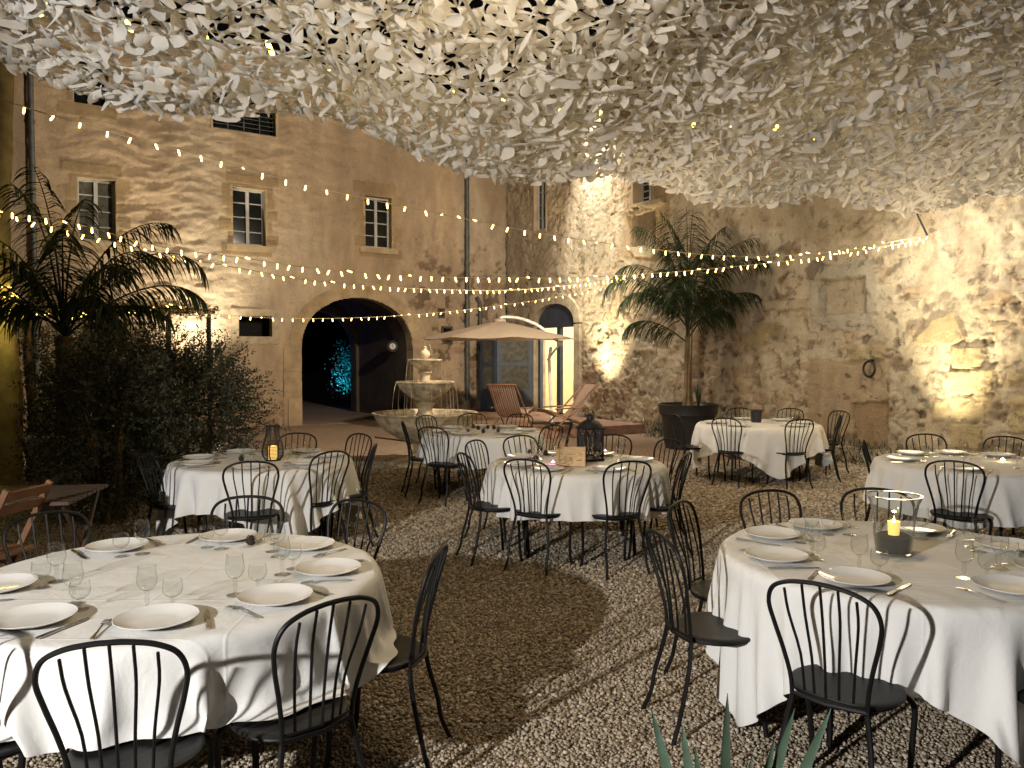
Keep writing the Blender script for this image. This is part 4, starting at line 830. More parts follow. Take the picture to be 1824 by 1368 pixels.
# ------------------------------------------------------------------ fountain
FX, FY = -1.34, 12.3; ft = empty('stone_fountain', (FX, FY, 0), 0, label='three tiered carved stone fountain with wide round basin', cat='fountain')
MB().lathe([(0, .0), (.54, .0), (.55, .03), (.53, .06), (.40, .07), (0, .07)], 48).build('plinth', 'stonefount', ft)
MB().lathe([(0, .07), (.30, .07), (.31, .10), (.24, .16), (.18, .26), (.20, .32), (.26, .36), (0, .36)], 36).build('foot', 'stonefount', ft)
MB().lathe([(0, .34), (.22, .35), (.42, .42), (.62, .54), (.74, .68), (.775, .76), (.80, .785), (.815, .80), (.81, .815), (.77, .815), (.73, .80), (.70, .72), (.5, .66), (0, .64)], 64).build('basin', 'stonefount', ft)
MB().lathe([(0, .765), (.72, .765)], 48).build('water', 'water', ft)
def scal(nl, amp, i0=0): return lambda a, i: 1 + (amp * abs(math.cos(nl * a / 2)) if i > i0 else 0)
MB().lathe([(.20, .66), (.205, .70), (.15, .76), (.11, .84), (.12, .90), (.16, .94), (.10, .98), (.14, 1.0)], 36).build('column', 'stonefount', ft)
MB().lathe([(.06, .98), (.14, 1.0), (.24, 1.06), (.34, 1.14), (.395, 1.22), (.41, 1.255), (.435, 1.265), (.44, 1.285), (.42, 1.295), (.385, 1.27), (.3, 1.2), (0, 1.16)], 96, wob=lambda a, i: 1 + (.045 * abs(math.cos(7 * a)) * (1 if 0 < i < 9 else .3))).build('middle_bowl', 'stonefount', ft)
MB().lathe([(.10, 1.16), (.13, 1.20), (.10, 1.26), (.075, 1.33), (.08, 1.40), (.12, 1.43), (.07, 1.45), (.09, 1.47)], 32).build('column', 'stonefount', ft)
MB().lathe([(.04, 1.45), (.09, 1.47), (.15, 1.51), (.20, 1.56), (.225, 1.60), (.25, 1.61), (.255, 1.628), (.235, 1.635), (.21, 1.61), (0, 1.57)], 80, wob=lambda a, i: 1 + (.05 * abs(math.cos(6 * a)) * (1 if 0 < i < 8 else .3))).build('top_bowl', 'stonefount', ft)
MB().lathe([(.07, 1.57), (.08, 1.61), (.05, 1.64), (.075, 1.67), (.085, 1.71), (.07, 1.75), (.03, 1.78), (.022, 1.80), (.028, 1.82), (0, 1.84)], 24).build('finial', 'stonefount', ft)
def streams(n, r0, z0, r1, z1, rad, seed):
    r_ = random.Random(seed); mb = MB()
    for i in range(n):
        a = 2 * pi * i / n + r_.uniform(-.1, .1); rr = r1 + r_.uniform(-.02, .03); P_ = []
        for j in range(7):
            t_ = j / 6; q = r0 + (rr - r0) * math.sqrt(t_); P_.append((q * math.cos(a), q * math.sin(a), z0 + (z1 - z0) * t_))
        mb.tube(P_, rad, 5)
    return mb
streams(14, .44, 1.285, .50, .77, .0035, 1).build('water_streams', 'water', ft); streams(12, .255, 1.625, .30, 1.24, .003, 2).build('water_streams', 'water', ft)
MB().tube([(.0, 0, 1.84), (.01, 0, 1.90), (.04, 0, 1.91), (.07, 0, 1.86), (.10, 0, 1.72), (.11, 0, 1.62)], .009, 6).build('water_jet', 'water', ft)
p = at_z(797, 738, .78)
tag(MB().box((p.x, p.y, .815), (.10, .10, .09)).build('glass_cube', 'stem', smooth=False), 'clear glass cube catching light on the fountain basin', 'glass cube')
MB_ = MB().box((FX + .0, FY - 1.9, .02), (.01, .01, .01))
p0 = at_z(668, 779, .25); p1 = at_z(728, 786, .25); tag(MB().tube([(p0.x, p0.y, .25), (p1.x, p1.y, .25), (p1.x + .02, p1.y, .0)], .015, 6).build('metal_rail', 'darkmetal'), 'short low dark rail in front of the fountain basin', 'rail')

# ------------------------------------------------------------------ cantilever parasol
UX, UY = -.26, 17.0; ub = empty('cantilever_parasol', (UX, UY, 0), 0, label='beige cantilever parasol with curved white arm beside the blue door', cat='parasol')
ns = 8; rim_r, rz_, tz_ = 1.66, 2.05, 2.42; mb = MB(); ring = 10; vs = [(0, 0, tz_)]
for i in range(1, ring + 1):
    for j in range(ns * 6):
        a = 2 * pi * j / (ns * 6) + .2; ph = (j % 6) / 6; sag = 1 - .055 * math.sin(pi * ph); q = rim_r * i / ring * sag
        vs.append((q * math.cos(a), q * math.sin(a), tz_ - (tz_ - rz_) * (i / ring) ** 1.08 - .035 * math.sin(pi * ph) * (i / ring)))
nn_ = ns * 6; fc = [(0, 1 + j, 1 + (j + 1) % nn_) for j in range(nn_)] + [(1 + i * nn_ + j, 1 + (i + 1) * nn_ + j, 1 + (i + 1) * nn_ + (j + 1) % nn_, 1 + i * nn_ + (j + 1) % nn_) for i in range(ring - 1) for j in range(nn_)]
mb.add(vs, fc).build('canopy', 'umb', ub)
MB().lathe([(.14, tz_ - .02), (.13, tz_ + .03), (0, tz_ + .06)], 24).build('vent_cap', 'umb', ub)
for j in range(ns):
    a = 2 * pi * j / ns + .2; MB().tube([(.04 * math.cos(a), .04 * math.sin(a), tz_ - .03), (rim_r * .99 * math.cos(a), rim_r * .99 * math.sin(a), rz_ - .012)], .009, 6).build('rib', 'whitemetal', ub)
PX = at_y(983, 700, 17.2).x - UX; pz = lambda py: at_y(983, py, 17.2).z
MB().tube([(PX, .2, TZ), (PX - .06, .2, pz(640)), (PX - .02, .2, pz(618))], .034, 10).build('pole', 'whitemetal', ub)
arm = [at_y(x, y, 17.1) - Vector((UX, UY, 0)) for x, y in ((891, 580), (890, 570), (898, 565), (925, 567), (955, 578), (980, 596), (998, 612))]; MB().tube(catmull(arm, 5), .033, 10).build('arm', 'whitemetal', ub)
ar2 = [at_y(x, y, 17.15) - Vector((UX, UY, 0)) for x, y in ((998, 612), (985, 628), (975, 642))]; MB().tube(ar2, .024, 8).build('brace', 'whitemetal', ub); q = ar2[0]; MB().tube([q - Vector((.06, 0, 0)), q + Vector((.06, 0, 0))], .06, 12).build('crank_hub', 'whitemetal', ub)
mb = MB(); mb.box((PX, .2, TZ + .03), (.9, .09, .05)); mb.box((PX, .2, TZ + .031), (.09, .9, .05)); mb.build('cross_base', 'darkmetal', ub, smooth=False)

# ------------------------------------------------------------------ deckchairs
def deckchair(loc, rz, lab):
    r = empty('deckchair', loc, rz, label=lab, cat='deckchair', group='striped deckchairs on the terrace'); W = .30
    for s in (-1, 1):
        MB().tube([(s * W, -.50, .0), (s * W, .42, .92)], .018, 6).build('long_rail', 'wood', r)   # back rest rail
        MB().tube([(s * (W - .04), .46, .0), (s * (W - .04), -.62, .40)], .018, 6).build('short_rail', 'wood', r)
        MB().tube([(s * (W + .03), .15, .45), (s * (W + .03), -.5, .43)], .018, 6).build('armrest', 'wood', r)
    for y, z in ((.42, .92), (-.62, .40), (-.46, .03), (.44, .03)): MB().tube([(-W, y, z), (W, y, z)], .016, 6).build('crossbar', 'wood', r)
    P_ = catmull([(0, .42, .92), (0, .22, .62), (0, .0, .34), (0, -.22, .24), (0, -.45, .30), (0, -.62, .41)], 5); mb = MB(); vs = []
    for p in P_: vs += [(-W + .03, p.y, p.z), (W - .03, p.y, p.z), (W - .03, p.y + .004, p.z - .005), (-W + .03, p.y + .004, p.z - .005)]
    mb.add(vs, [(i * 4 + j, i * 4 + (j + 1) % 4, i * 4 + 4 + (j + 1) % 4, i * 4 + 4 + j) for i in range(len(P_) - 1) for j in range(4)]).build('canvas', 'stripe', r)
    return r
p = at_z(925, 757, TZ); deckchair((-.05, 15.9, 0 + TZ), 2.75, 'striped deckchair left of the parasol pole facing the house'); 
deckchair((1.22, 16.2, TZ), 1.9 + pi, 'striped deckchair right of the parasol pole before the doorway')

# ------------------------------------------------------------------ palms
def frond(base, az, elev, length, droop, seed, nl=46, ll=.42, wd=.011):
    r_ = np.random.RandomState(seed); p = Vector(base); e = elev; ns_ = 26; pts_ = [p.copy()]; dirs = []
    for i in range(ns_):
        d = Vector((math.cos(e) * math.cos(az), math.cos(e) * math.sin(az), math.sin(e))); dirs.append(d); p = p + d * length / ns_; pts_.append(p.copy()); e -= droop / ns_ * (.25 + 2.6 * (i / ns_) ** 2.2)
    mb = MB(); mb.tube(pts_, [.013 * (1 - i / (ns_ + 1)) + .003 for i in range(ns_ + 1)], 5)
    for i in range(nl * 2):
        t_ = .20 + .79 * (i // 2) / nl; k_ = min(ns_ - 1, int(t_ * ns_)); o_ = pts_[k_].lerp(pts_[k_ + 1], t_ * ns_ - k_); D = dirs[k_]; sd = D.cross(Vector((0, 0, 1))); sd = sd.normalized() if sd.length > .05 else Vector((-math.sin(az), math.cos(az), 0)); sd *= (1 if i % 2 else -1)
        L = ll * (.45 + .65 * math.sin(pi * min(1, .15 + .8 * t_))) * (.8 + .4 * r_.rand()); dd = (D * (.7 + .3 * r_.rand()) + sd * (.75 + .2 * r_.rand()) + Vector((0, 0, .25 * (r_.rand() - .3)))).normalized()
        q = [o_]; c_ = o_.copy(); v_ = dd.copy()
        for j in range(4): v_ = (v_ + Vector((0, 0, -.42 - .2 * r_.rand()))).normalized(); c_ = c_ + v_ * L / 4; q.append(c_.copy())
        wv = v_.cross(Vector((r_.rand() - .5, r_.rand() - .5, 1))).normalized() * wd * (.8 + .4 * r_.rand()); W_ = [.6, 1, .9, .6, .05]; vs = []
        for j, x in enumerate(q): vs += [x - wv * W_[j], x + wv * W_[j]]
        mb.add(vs, [(2 * j, 2 * j + 1, 2 * j + 3, 2 * j + 2) for j in range(4)])
    return mb
pp = at_y(1226, 700, 14.55); ppx = pp.x
pot = empty('plant_pot', (ppx, 14.55, 0), 0, label='large black plastic pot holding the tall palm by the wall', cat='plant pot')
MB().lathe([(0, 0), (.40, 0), (.43, .10), (.47, .55), (.50, .62), (.52, .62), (.53, .74), (.55, .80), (.53, .81), (.50, .78), (.49, .70), (0, .70)], 48, wob=lambda a, i: 1 + (.012 * (math.cos(12 * a) > 0) if i in (2, 3) else 0)).build('shell', 'plastic', pot); MB().lathe([(0, .735), (.49, .73)], 32).build('soil', 'soil', pot)
pr = empty('palm_tree', (ppx, 14.55, .73), 0, label='tall slender palm with drooping fronds in the black pot by the wall', cat='palm')
tr = catmull([(0, 0, 0), (-.03, 0, .35), (-.04, 0, .8), (-.02, 0, 1.3)], 5); MB().tube(tr, [.10, .075, .055] + [.04] * (len(tr) - 3), 10).build('trunk', 'bark', pr)
for i in range(6):
    a = i * 1.1 + .3; MB().tube(catmull([(.10 * math.cos(a), .10 * math.sin(a), .0), (.05 * math.cos(a), .05 * math.sin(a), .35), (.06 * math.cos(a), .06 * math.sin(a), 1.2 + .06 * i), ], 4), [.035, .032, .028, .025, .02, .017, .015, .014, .013], 6).build('leaf_sheath', 'bark', pr)
specs = [(90, 89, 2.5, .2), (30, 82, 2.3, 1.1), (150, 80, 2.2, 1.3), (330, 78, 2.3, 1.5), (210, 84, 2.2, .8), (60, 87, 2.0, .3), (200, 86, 2.1, .5), (180, 55, 2.0, 2.5), (0, 60, 2.1, 3.0), (200, 50, 1.7, 2.3), (165, 66, 1.9, 2.4), (350, 74, 2.2, 2.1), (20, 58, 1.4, 2.3), (250, 72, 1.6, 1.7), (290, 80, 1.9, 1.4), (225, 80, 1.7, 1.3), (110, 76, 1.9, 1.7), (60, 78, 2.0, 1.7), (186, 40, 1.35, 1.9), (357, 50, .95, 1.9), (150, 62, 1.2, 2.0), (270, 86, 2.1, .7)]
for i, (az, el, L, dr) in enumerate(specs): frond((-.02, 0, 1.18 + .03 * (i * 7 % 18)), math.radians(az), math.radians(el), L, dr, 40 + i, nl=58, ll=.50, wd=.0085).build('frond', 'leaf', pr, smooth=False)
# little spiky plant in the same pot
sp_ = empty('spiky_plant', (ppx + .15, 14.4, .735), 0, label='small spiky plant at the foot of the potted palm', cat='plant'); mb = MB()
for i in range(14):
    a = i * 2.4; L = .25 + .3 * random.random(); d = Vector((math.cos(a) * .22, math.sin(a) * .22, 1)); s_ = Vector((-math.sin(a), math.cos(a), 0)) * .02; mb.add([-s_, s_, d * L * .5 + s_ * .8, d * L, d * L * .5 - s_ * .8], [(0, 1, 2, 4), (4, 2, 3)])
mb.build('blades', 'leaf', sp_, smooth=False)
# left palm in a big pale pot
LX, LY = -4.82, 8.6
pot = empty('plant_pot', (LX, LY, 0), 0, label='large off white tapered pot in shade under the left palm', cat='plant pot'); MB().lathe([(0, 0), (.25, 0), (.31, .62), (.35, .63), (.37, .84), (.35, .85), (.33, .80), (0, .78)], 40).build('shell', 'whitepot', pot); MB().lathe([(0, .80), (.33, .80)], 24).build('soil', 'soil', pot)
pr = empty('palm_tree', (LX, LY, .80), 0, label='dark bushy palm left of the courtyard above the shrubs', cat='palm')
MB().tube([(0, 0, 0), (.02, 0, .5), (0, 0, 1.1)], [.12, .10, .09], 10).build('trunk', 'bark', pr)
specs = [(8, 62, 2.0, 2.35), (0, 72, 1.9, 1.7), (20, 45, 1.7, 1.9), (100, 80, 1.9, 1.0), (180, 70, 1.7, 1.6), (200, 50, 1.5, 1.7), (160, 82, 1.9, 1.0), (250, 65, 1.3, 1.8), (300, 70, 1.5, 1.6), (330, 55, 1.4, 1.8), (60, 65, 1.6, 1.7), (140, 55, 1.5, 1.8), (180, 25, 1.2, 1.3), (0, 25, 1.2, 1.3), (270, 84, 1.7, .7), (220, 35, 1.1, 1.4), (320, 30, 1.1, 1.4)]
for i, (az, el, L, dr) in enumerate(specs): frond((0, 0, 1.05 + .012 * i), math.radians(az), math.radians(el), L, dr, 80 + i, nl=44, ll=.40).build('frond', 'leaf', pr, smooth=False)

# ------------------------------------------------------------------ shrubs
def shrub(c, rad, n, seed, lab, name='olive_shrub'):
    r_ = np.random.RandomState(seed); root = empty(name, (c[0], c[1], 0), 0, label=lab, cat='shrub', group='dark leafy shrubs left of the courtyard')
    d = r_.normal(size=(n, 3)); d /= np.linalg.norm(d, axis=1, keepdims=True); start = d * (.45 + .45 * r_.rand(n, 1)) * np.array(rad) + np.array((0, 0, c[2]))
    out = d / np.linalg.norm(d, axis=1, keepdims=True) + np.array((0, 0, .45)) + .35 * r_.normal(size=(n, 3)); out /= np.linalg.norm(out, axis=1, keepdims=True); nl = 22; Pp, D = [], []
    for j in range(nl):
        t_ = j / nl; L = .42 * (.7 + .5 * r_.rand(n, 1)) if j == 0 else L; q = start + out * L * t_ + np.array((0, 0, -.08)) * t_ * t_; sd = np.cross(out, r_.normal(size=(n, 3))); sd /= np.linalg.norm(sd, axis=1, keepdims=True); Pp.append(q); D.append(out * .6 + sd)
    Pp = np.concatenate(Pp); D = np.concatenate(D); Pp[:, 2] = np.abs(Pp[:, 2] - .06) + .06; V, Q = leaves(len(Pp), lambda a, b: (Pp, D), .048, .0085, seed + 1); np_obj('foliage', V, Q, 'shrubleaf', root)
    for i in range(9):
        k_ = r_.randint(n); e_ = Vector(start[k_]); MB().tube([(random.uniform(-.1, .1), random.uniform(-.1, .1), 0), tuple(e_ * .45 + Vector((0, 0, .05))), tuple(e_)], [.03, .018, .006], 6).build('stem', 'bark', root)
shrub((-3.85, 9.3, .95), (.90, .75, .98), 1500, 5, 'dark feathery shrub nearest the table with the wicker lantern')
shrub((-4.95, 10.2, 1.05), (1.0, .8, 1.05), 1300, 6, 'dark shrub in the middle under the light pergola')
shrub((-6.6, 11.0, 1.2), (1.2, .9, 1.0), 900, 8, 'dark shrub furthest left behind the white pot')
shrub((-4.05, 8.0, 1.0), (.62, .45, .95), 1000, 9, 'dark feathery shrub in front of the left palm trunk')
# tall trunk at the left edge, with yellow fairy lights
trn = empty('tree', (-6.16, 9.7, 0), 0, label='pale barked tree trunk at the left edge lit yellow', cat='tree'); k = 24
tp_ = [(.05 * math.sin(i * .5), 0, i * .32) for i in range(k)]; MB().tube(tp_, [.15 - .002 * i + .012 * math.sin(i * 2.1) for i in range(k)], 14).build('trunk', 'palebark', trn)
lamp('fairy_glow', 'POINT', (-6.0, 9.2, 2.25), 9, (1, .80, .22), rad=.05)
t2 = empty('tree', (-6.4, 10.6, 0), 0, label='thin brown trunk just right of the pale trunk', cat='tree'); MB().tube([(0, 0, 0), (.03, 0, .9), (-.03, 0, 1.7), (0, 0, 2.35)], [.07, .06, .05, .04], 10).build('trunk', 'bark', t2)

# ------------------------------------------------------------------ pergola
pg = empty('pergola', (-6.4, 12.2, 0), 0, label='low pergola with twiggy lit roof left of the arch', cat='pergola'); zt = 2.36
for x, y in ((1.42, -.6), (1.55, .6), (-1.7, -.6), (-1.7, .6)): MB().box((x, y, zt / 2), (.055, .055, zt)).build('post', 'darkmetal', pg, smooth=False)
mb = MB()
for y in (-.6, .6): mb.box((-.1, y, zt + .025), (3.5, .05, .05))
for i in range(9): mb.box((-1.7 + i * .4, 0, zt + .045), (.03, 1.4, .03))
mb.build('roof_frame', 'darkmetal', pg, smooth=False)
def fnr(r, n): return np.stack([r.rand(n) * 3.6 - 1.9, r.rand(n) * 1.5 - .75, zt + .05 + .05 * r.normal(size=n)], 1), r.normal(size=(n, 3)) * np.array((1, 1, .4))
V, Q = leaves(5000, fnr, .09, .014, 12); np_obj('roof_twigs', V, Q, 'palebark', pg)

# ------------------------------------------------------------------ string lights
def bulb_mesh(mat):
    o = MB().lathe([(0, .0), (.0045, -.002), (.0065, -.012), (.0065, -.036), (.003, -.042), (0, -.043)], 8).build('bulb', mat); me = o.data; bpy.data.objects.remove(o); return me
BM = bulb_mesh('bulb'); BY = bulb_mesh('ybulb')
def string(path, spacing, lab, me=None, seed=1, tilt=.5, size=1.0, wr=.0045):
    r_ = random.Random(seed); P_ = catmull(path, 8); root = empty('string_lights', P_[0], 0, label=lab, cat='string lights', group='strings of small warm bulbs'); o_ = P_[0].copy()
    MB().tube([p - o_ for p in P_], wr, 5).build('wire', 'wire', root); acc = spacing * .5; cnt = 0; seg = 0.
    for i in range(len(P_) - 1):
        L = (P_[i + 1] - P_[i]).length
        while acc <= seg + L and cnt < 98:
            q = P_[i].lerp(P_[i + 1], (acc - seg) / L); b_ = bpy.data.objects.new('bulb', me or BM); C.objects.link(b_); b_.parent = root; b_.location = q - o_; b_.rotation_euler = (r_.uniform(-tilt, tilt), r_.uniform(-tilt, tilt), 0) if r_.random() < .85 else (r_.uniform(-2, 2), 1.9, 0); b_.scale = (size * 1.3,) * 3
            acc += spacing * r_.uniform(.9, 1.1); cnt += 1
        seg += L
    return root
def pxpath(pts, dA, dB):
    A = at_y(*pts[0], dA); B = at_y(*pts[-1], dB); nrm = Vector((B.y - A.y, -(B.x - A.x), 0)).normalized(); return [on_plane(x, y, A, nrm) for x, y in pts]
string(pxpath([(-30, 166), (60, 196), (140, 218), (240, 247), (350, 275), (460, 306), (575, 337), (735, 371), (870, 398), (1020, 425), (1190, 447), (1300, 456), (1400, 455), (1500, 445), (1655, 420)], 6.0, 11.4), .185, 'topmost string of warm bulbs crossing from upper left to right wall', seed=1, size=.95)
string(pxpath([(-20, 372), (60, 385), (150, 402), (280, 438), (435, 460), (520, 473), (660, 488), (820, 494), (930, 495), (1040, 494), (1190, 485), (1316, 474), (1480, 455), (1655, 426)], 7.0, 11.5), .125, 'second string of warm bulbs passing above the arch to right wall', seed=2)
string(pxpath([(-20, 372), (70, 398), (200, 430), (290, 452), (450, 482), (550, 499), (700, 512), (830, 517), (928, 516), (1026, 507), (1120, 496)], 7.4, 15.5), .15, 'third string of warm bulbs ending beside the tall palm', seed=3)
string(pxpath([(340, 556), (410, 562), (500, 567), (600, 567), (700, 563), (790, 556), (900, 543), (960, 534), (1040, 520), (1100, 508)], 12.6, 17.5), .17, 'lowest string of warm bulbs from the pergola across the dark arch', seed=4)
string([Vector((-8.2 + i * .4, 11.55 + .1 * math.sin(i * 2), 2.36 + .06 * math.sin(i * 1.7))) for i in range(10)], .10, 'fairy lights tangled along the pergola roof edge', seed=5, size=.8, tilt=2)
string([Vector((-6.25 + .22 * math.cos(a), 9.7 + .22 * math.sin(a), 2.2 + .10 * a / 6 + .05 * math.sin(5 * a))) for a in np.linspace(0, 19, 40)], .055, 'yellow fairy lights wound round the pale trunk', me=BY, seed=6, size=.9, tilt=2)
string([Vector((-6.4 + i * .18, 9.75, 2.16 + .05 * math.sin(i * 2.2) + .02 * (i % 2))) for i in range(8)], .05, 'yellow fairy lights reaching right from the pale trunk', me=BY, seed=8, size=.9, tilt=2)
# bulbs above the net (glimpsed through its holes)
string([at_y(x, y, d) + Vector((0, 0, .1)) for x, y, d in ((0, 10, 5.6), (240, 60, 6.0), (480, 95, 6.6), (730, 150, 7.2), (1010, 205, 7.9), (1270, 235, 8.6), (1520, 262, 9.4))], .55, 'yellow lights glimpsed through the holes of the shade net', me=BY, seed=7, size=2.4)

# ------------------------------------------------------------------ shade net
NE = [(-170, 66, 5.0), (0, 104, 5.4), (200, 156, 6.0), (380, 200, 6.4), (600, 235, 6.9), (720, 272, 7.2), (900, 304, 7.7), (1100, 328, 8.2), (1300, 352, 8.8), (1500, 362, 9.4), (1640, 364, 9.9), (1824, 356, 10.25)]
far = catmull([at_y(*q) for q in NE], 8); fl = np.array([tuple(p) for p in far]); cum = np.concatenate([[0], np.cumsum(np.linalg.norm(np.diff(fl, axis=0), axis=1))]); cum /= cum[-1]
nearA = np.array((-4.8, .6, 4.15)); nearB = np.array((9.6, 1.8, 5.9))
def NS(u, v):
    fx = np.stack([np.interp(u, cum, fl[:, i]) for i in range(3)], -1); nx = nearA + (nearB - nearA) * u[..., None]
    vv = v[..., None]; p = fx * (1 - vv) + nx * vv; vc = np.clip(v, 0, 1)
    sag = .12 * (1 - np.exp(-vc * 9)) + .0 * u + (fbm(u * 5, v * 4, 3, 3) - .5) * .55 * np.sin(pi * np.clip(vc * 1.3, 0, .5)) + .09 * np.sin(u * 26 + 5 * vn(u * 3, v * 3, 2)) * np.exp(-vc * 6) + (fbm(u * 46, v * 34, 5, 3) - .5) * .055
    p[..., 2] += sag; p[..., 1] += (fbm(u * 9, v * 3, 1, 2) - .5) * .25; return p
nu, nv = 98, 65; r_ = np.random.RandomState(21); JX = (r_.rand(nu + 1, nv + 1) - .5) * .5; JY = (r_.rand(nu + 1, nv + 1) - .5) * .5
ii, jj = np.meshgrid(np.arange(nu), np.arange(nv), indexing='ij'); ii = ii.ravel(); jj = jj.ravel(); T_ = len(ii)
def corner(a, b): return np.stack([(a + JX[a, b]) / nu, (b + JY[a, b]) / nv], -1)
c00, c10, c11, c01 = corner(ii, jj), corner(ii + 1, jj), corner(ii + 1, jj + 1), corner(ii, jj + 1)
outer = []
for A_, B_ in ((c00, c10), (c10, c11), (c11, c01), (c01, c00)):
    for q in range(5): outer.append(A_ + (B_ - A_) * q / 5)
outer = np.stack(outer, 1); K = outer.shape[1]; cen = (c00 + c10 + c11 + c01) / 4
ang = r_.rand(T_) * pi; ea = .40 + .10 * r_.rand(T_); eb = .17 + .17 * r_.rand(T_); ph = np.arange(K) / K * 2 * pi - 3 * pi / 4
# oval rim in tile units, slightly bean shaped
rx = ea[:, None] * np.cos(ph - ang[:, None]); ry = eb[:, None] * np.sin(ph - ang[:, None]) + .10 * np.cos(2 * (ph - ang[:, None])) * ea[:, None]
hx = rx * np.cos(ang)[:, None] - ry * np.sin(ang)[:, None]; hy = rx * np.sin(ang)[:, None] + ry * np.cos(ang)[:, None]
rim = cen[:, None, :] + np.stack([hx / nu, hy / nv], -1); mid = outer * .45 + rim * .55
def normals(uv):
    e_ = .002; a_ = NS(uv[..., 0] + e_, uv[..., 1]) - NS(uv[..., 0] - e_, uv[..., 1]); b_ = NS(uv[..., 0], uv[..., 1] + e_) - NS(uv[..., 0], uv[..., 1] - e_); n_ = np.cross(a_, b_); n_ /= np.linalg.norm(n_, axis=-1, keepdims=True); return a_ / np.linalg.norm(a_, axis=-1, keepdims=True), n_ * np.sign(-n_[..., 2:3])
VO = NS(outer[..., 0], outer[..., 1]); VM = NS(mid[..., 0], mid[..., 1]); VR = NS(rim[..., 0], rim[..., 1]); ta, nc = normals(cen); tb = np.cross(nc, ta)
p0_ = r_.rand(T_, 1) * 2 * pi; curl = (.022 * np.sin(ph - p0_) + .012 * np.sin(2 * ph + 3 * p0_))[..., None] * (.5 + r_.rand(T_, 1, 1)); VR = VR + nc[:, None, :] * curl; VM = VM + nc[:, None, :] * curl * .4
ringV = np.stack([VO, VM, VR], 1).reshape(T_, 3 * K, 3); q = np.arange(K); q1 = (q + 1) % K; rf = np.concatenate([np.stack([q, q1, q1 + K, q + K], -1), np.stack([q + K, q1 + K, q1 + 2 * K, q + 2 * K], -1)])
# hanging flaps (the cut-out tongue of each hole, still attached at one side)
def flaps(idx, scale, seed, jit=.12):
    r2 = np.random.RandomState(seed); m_ = len(idx); al = ang[idx] - pi / 2 + r2.choice([0, pi], m_) + r2.normal(size=m_) * .25; c3 = NS(cen[idx, 0] + (r2.rand(m_) - .5) * jit / nu, cen[idx, 1] + (r2.rand(m_) - .5) * jit / nv)
    X_ = ta[idx] * np.cos(al)[:, None] + tb[idx] * np.sin(al)[:, None]; Y_ = -ta[idx] * np.sin(al)[:, None] + tb[idx] * np.cos(al)[:, None]; Dn = nc[idx]
    L = .265 * scale * ea[idx] * (.75 + .35 * r2.rand(m_)); W = .15 * scale * eb[idx] * (.8 + .35 * r2.rand(m_)); a0_ = r2.rand(m_) ** 1.5 * .9 + .05; kp = r2.normal(size=m_) * .75 + .35; sk = r2.normal(size=m_) * .05; tw = r2.normal(size=m_) * .8
    pos = c3 - Y_ * (L * .45)[:, None]; rows = []; nt_ = 6
    for j in range(nt_ + 1):
        t_ = j / nt_; w_ = W * (.45 + .9 * math.sin(pi * min(1, t_ * .85 + .12)) if j < nt_ else .25); th_ = a0_ + kp * t_; Xd = X_ * np.cos(tw * t_)[:, None] + Dn * np.sin(tw * t_)[:, None]
        c_ = pos + X_ * (sk * math.sin(pi * 1.5 * t_))[:, None]; cup = .25 * w_
        rows += [c_ - Xd * w_[:, None], c_ + Dn * cup[:, None], c_ + Xd * w_[:, None]]
        pos = pos + (Y_ * np.cos(th_)[:, None] + Dn * np.sin(th_)[:, None]) * (L / nt_)[:, None]
    V_ = np.stack(rows, 1); f_ = [(3 * j + s, 3 * j + s + 1, 3 * j + s + 4, 3 * j + s + 3) for j in range(nt_) for s in (0, 1)]; return V_, np.array(f_)
parts_ = [(ringV, rf)] + [flaps(np.where((ii + 50 * (r_.rand(T_) - .35) > nu * .25) | (r_.rand(T_) < .35))[0], 1.0, 31), flaps(np.where((ii + 24 * (r_.rand(T_) - .5) > nu * .40) & (r_.rand(T_) < .35))[0], .85, 32, .8)]
# extra tongues along the hem
hem = np.where(jj < 2)[0]; parts_.append(flaps(hem, 1.0, 33))
Vs, Fs, off = [], [], 0
for V_, f_ in parts_:
    m_, kk_ = V_.shape[:2]; Vs.append(V_.reshape(-1, 3)); Fs.append((f_[None] + (np.arange(m_) * kk_)[:, None, None]).reshape(-1, 4) + off); off += m_ * kk_
tag(np_obj('shade_net', np.concatenate(Vs), np.concatenate(Fs), 'net', smooth=True), 'white leaf cut camouflage shade net stretched overhead across the courtyard', 'shade net')

# ------------------------------------------------------------------ folding wooden table and chair at far left
ft_ = empty('folding_wood_table', (-3.35, 5.55, 0), .15, label='dark wooden slatted folding table in shade at left edge', cat='table'); mb = MB()
for i in range(9): mb.box((0, -.34 + i * .085, .72), (.75, .072, .022))
mb.build('tabletop', 'darkwood', ft_, smooth=False)
for s in (-1, 1):
    MB().tube([(s * .33, -.3, 0), (s * .33, .28, .70)], .017, 6).build('leg', 'darkwood', ft_); MB().tube([(s * .30, .3, 0), (s * .30, -.28, .70)], .017, 6).build('leg', 'darkwood', ft_)
fc_ = empty('folding_wood_chair', (-3.28, 5.05, 0), 1.45, label='brown wooden folding chair with crossed legs before the dark table', cat='chair')
for s in (-1, 1):
    MB().box((s * .19, 0, .43), (.022, .038, 1.0), Matrix.Rotation(.48, 3, 'X')).build('leg', 'wood', fc_, smooth=False); MB().box((s * .165, .02, .23), (.022, .036, .62), Matrix.Rotation(-.75, 3, 'X')).build('leg', 'wood', fc_, smooth=False)
mb = MB(); [mb.box((0, -.12 + i * .07, .445), (.37, .058, .016)) for i in range(5)]; mb.build('seat', 'wood', fc_, smooth=False)
mb = MB(); [mb.box((0, -.17 - .05 * i, .74 + i * .09), (.36, .016, .065), Matrix.Rotation(.48, 3, 'X')) for i in range(2)]; mb.build('backrest', 'wood', fc_, smooth=False)
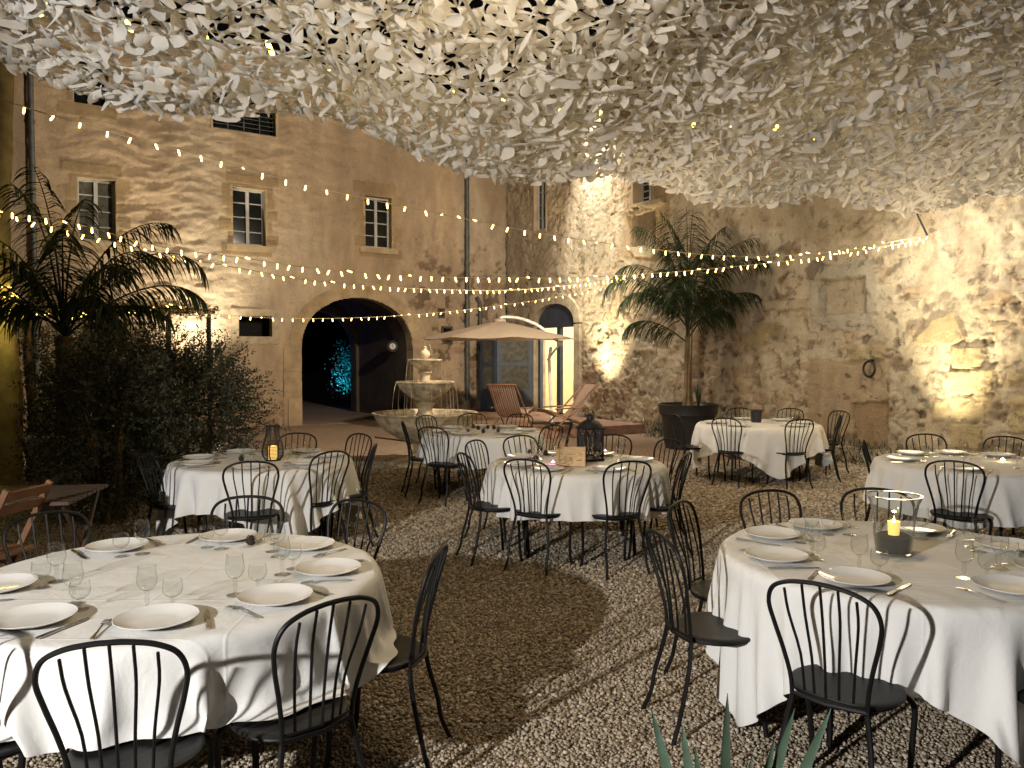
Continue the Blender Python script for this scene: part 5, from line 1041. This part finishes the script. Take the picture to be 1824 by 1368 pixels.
MB().tube([(-.19, .2, .05), (.19, .2, .05)], .01, 6).build('stretcher', 'wood', fc_)
# foreground agave in a low pot under the frame edge
AX, AY = .40, 1.50; ap = empty('plant_pot', (AX, AY, 0), 0, label='terracotta pot below the frame holding the foreground agave', cat='plant pot'); MB().lathe([(0, 0), (.13, 0), (.17, .42), (.19, .42), (.19, .48), (.17, .48), (.16, .44), (0, .44)], 32).build('shell', 'tile', ap)
ag = empty('agave', (AX, AY, .45), 0, label='spiky grey green agave blades rising in the bottom foreground', cat='plant')
tips = [(1160, 1262), (1238, 1328), (1296, 1235), (1380, 1318), (1480, 1262), (1215, 1290), (1415, 1262), (1340, 1345), (1110, 1360)]
for i, (x, y) in enumerate(tips):
    tp3 = at_y(x, y, 1.62 + .12 * math.sin(i * 2.3)) - Vector((AX, AY, .45)); mb = MB(); b0 = Vector((tp3.x * .12, tp3.y * .1, .0)); m1 = b0.lerp(tp3, .5) + Vector((0, 0, .05)); P_ = catmull([b0, m1, tp3], 6); vs = []; k = len(P_)
    for j, p in enumerate(P_):
        t_ = j / (k - 1); w_ = .021 * (1 - t_) ** .7 * (.75 + .6 * t_) + .0006; D = (P_[min(j + 1, k - 1)] - P_[max(j - 1, 0)]).normalized(); s_ = D.cross(Vector((.25 * math.sin(i), -1, .2))).normalized() * w_; bk_ = Vector((0, .006 * (1 - t_) + .001, 0)); vs += [p - s_, p + bk_, p + s_, p + bk_ * 2]
    mb.add(vs, [(j * 4 + q, j * 4 + (q + 1) % 4, j * 4 + 4 + (q + 1) % 4, j * 4 + 4 + q) for j in range(k - 1) for q in range(4)]).build('leaf_blade', 'agave', ag)
# dry weeds along the foot of the courtyard wall
wd_ = []
def fnw(r, n):
    s = 6.6 + r.rand(n) * 6; o = .05 + r.rand(n) * .5; b_ = np.array([tuple(WP(a, 0, c)) for a, c in zip(s, o)]); b_[:, 2] = r.rand(n) ** 2 * .30; return b_, r.normal(size=(n, 3)) * np.array((.5, .5, .3)) + np.array((0, 0, .8))
V, Q = leaves(3500, fnw, .13, .008, 14); tag(np_obj('dry_weeds', V, Q, 'shrubleaf'), 'dry dark weeds along the foot of the lit wall', 'weeds', kind='stuff')

# ------------------------------------------------------------------ render settings
SC.view_settings.view_transform = 'Standard'; SC.view_settings.look = 'None'; SC.view_settings.exposure = .5; SC.view_settings.gamma = 1
SC.render.engine = 'CYCLES'; cy_ = SC.cycles; cy_.use_denoising = True
try: cy_.denoiser = 'OPENIMAGEDENOISE'; cy_.denoising_input_passes = 'RGB_ALBEDO_NORMAL'
except Exception: pass
cy_.max_bounces = 6; cy_.transparent_max_bounces = 24; cy_.glossy_bounces = 3; cy_.transmission_bounces = 6; cy_.diffuse_bounces = 3; cy_.sample_clamp_indirect = 4; cy_.caustics_reflective = False; cy_.caustics_refractive = False; cy_.use_light_tree = True
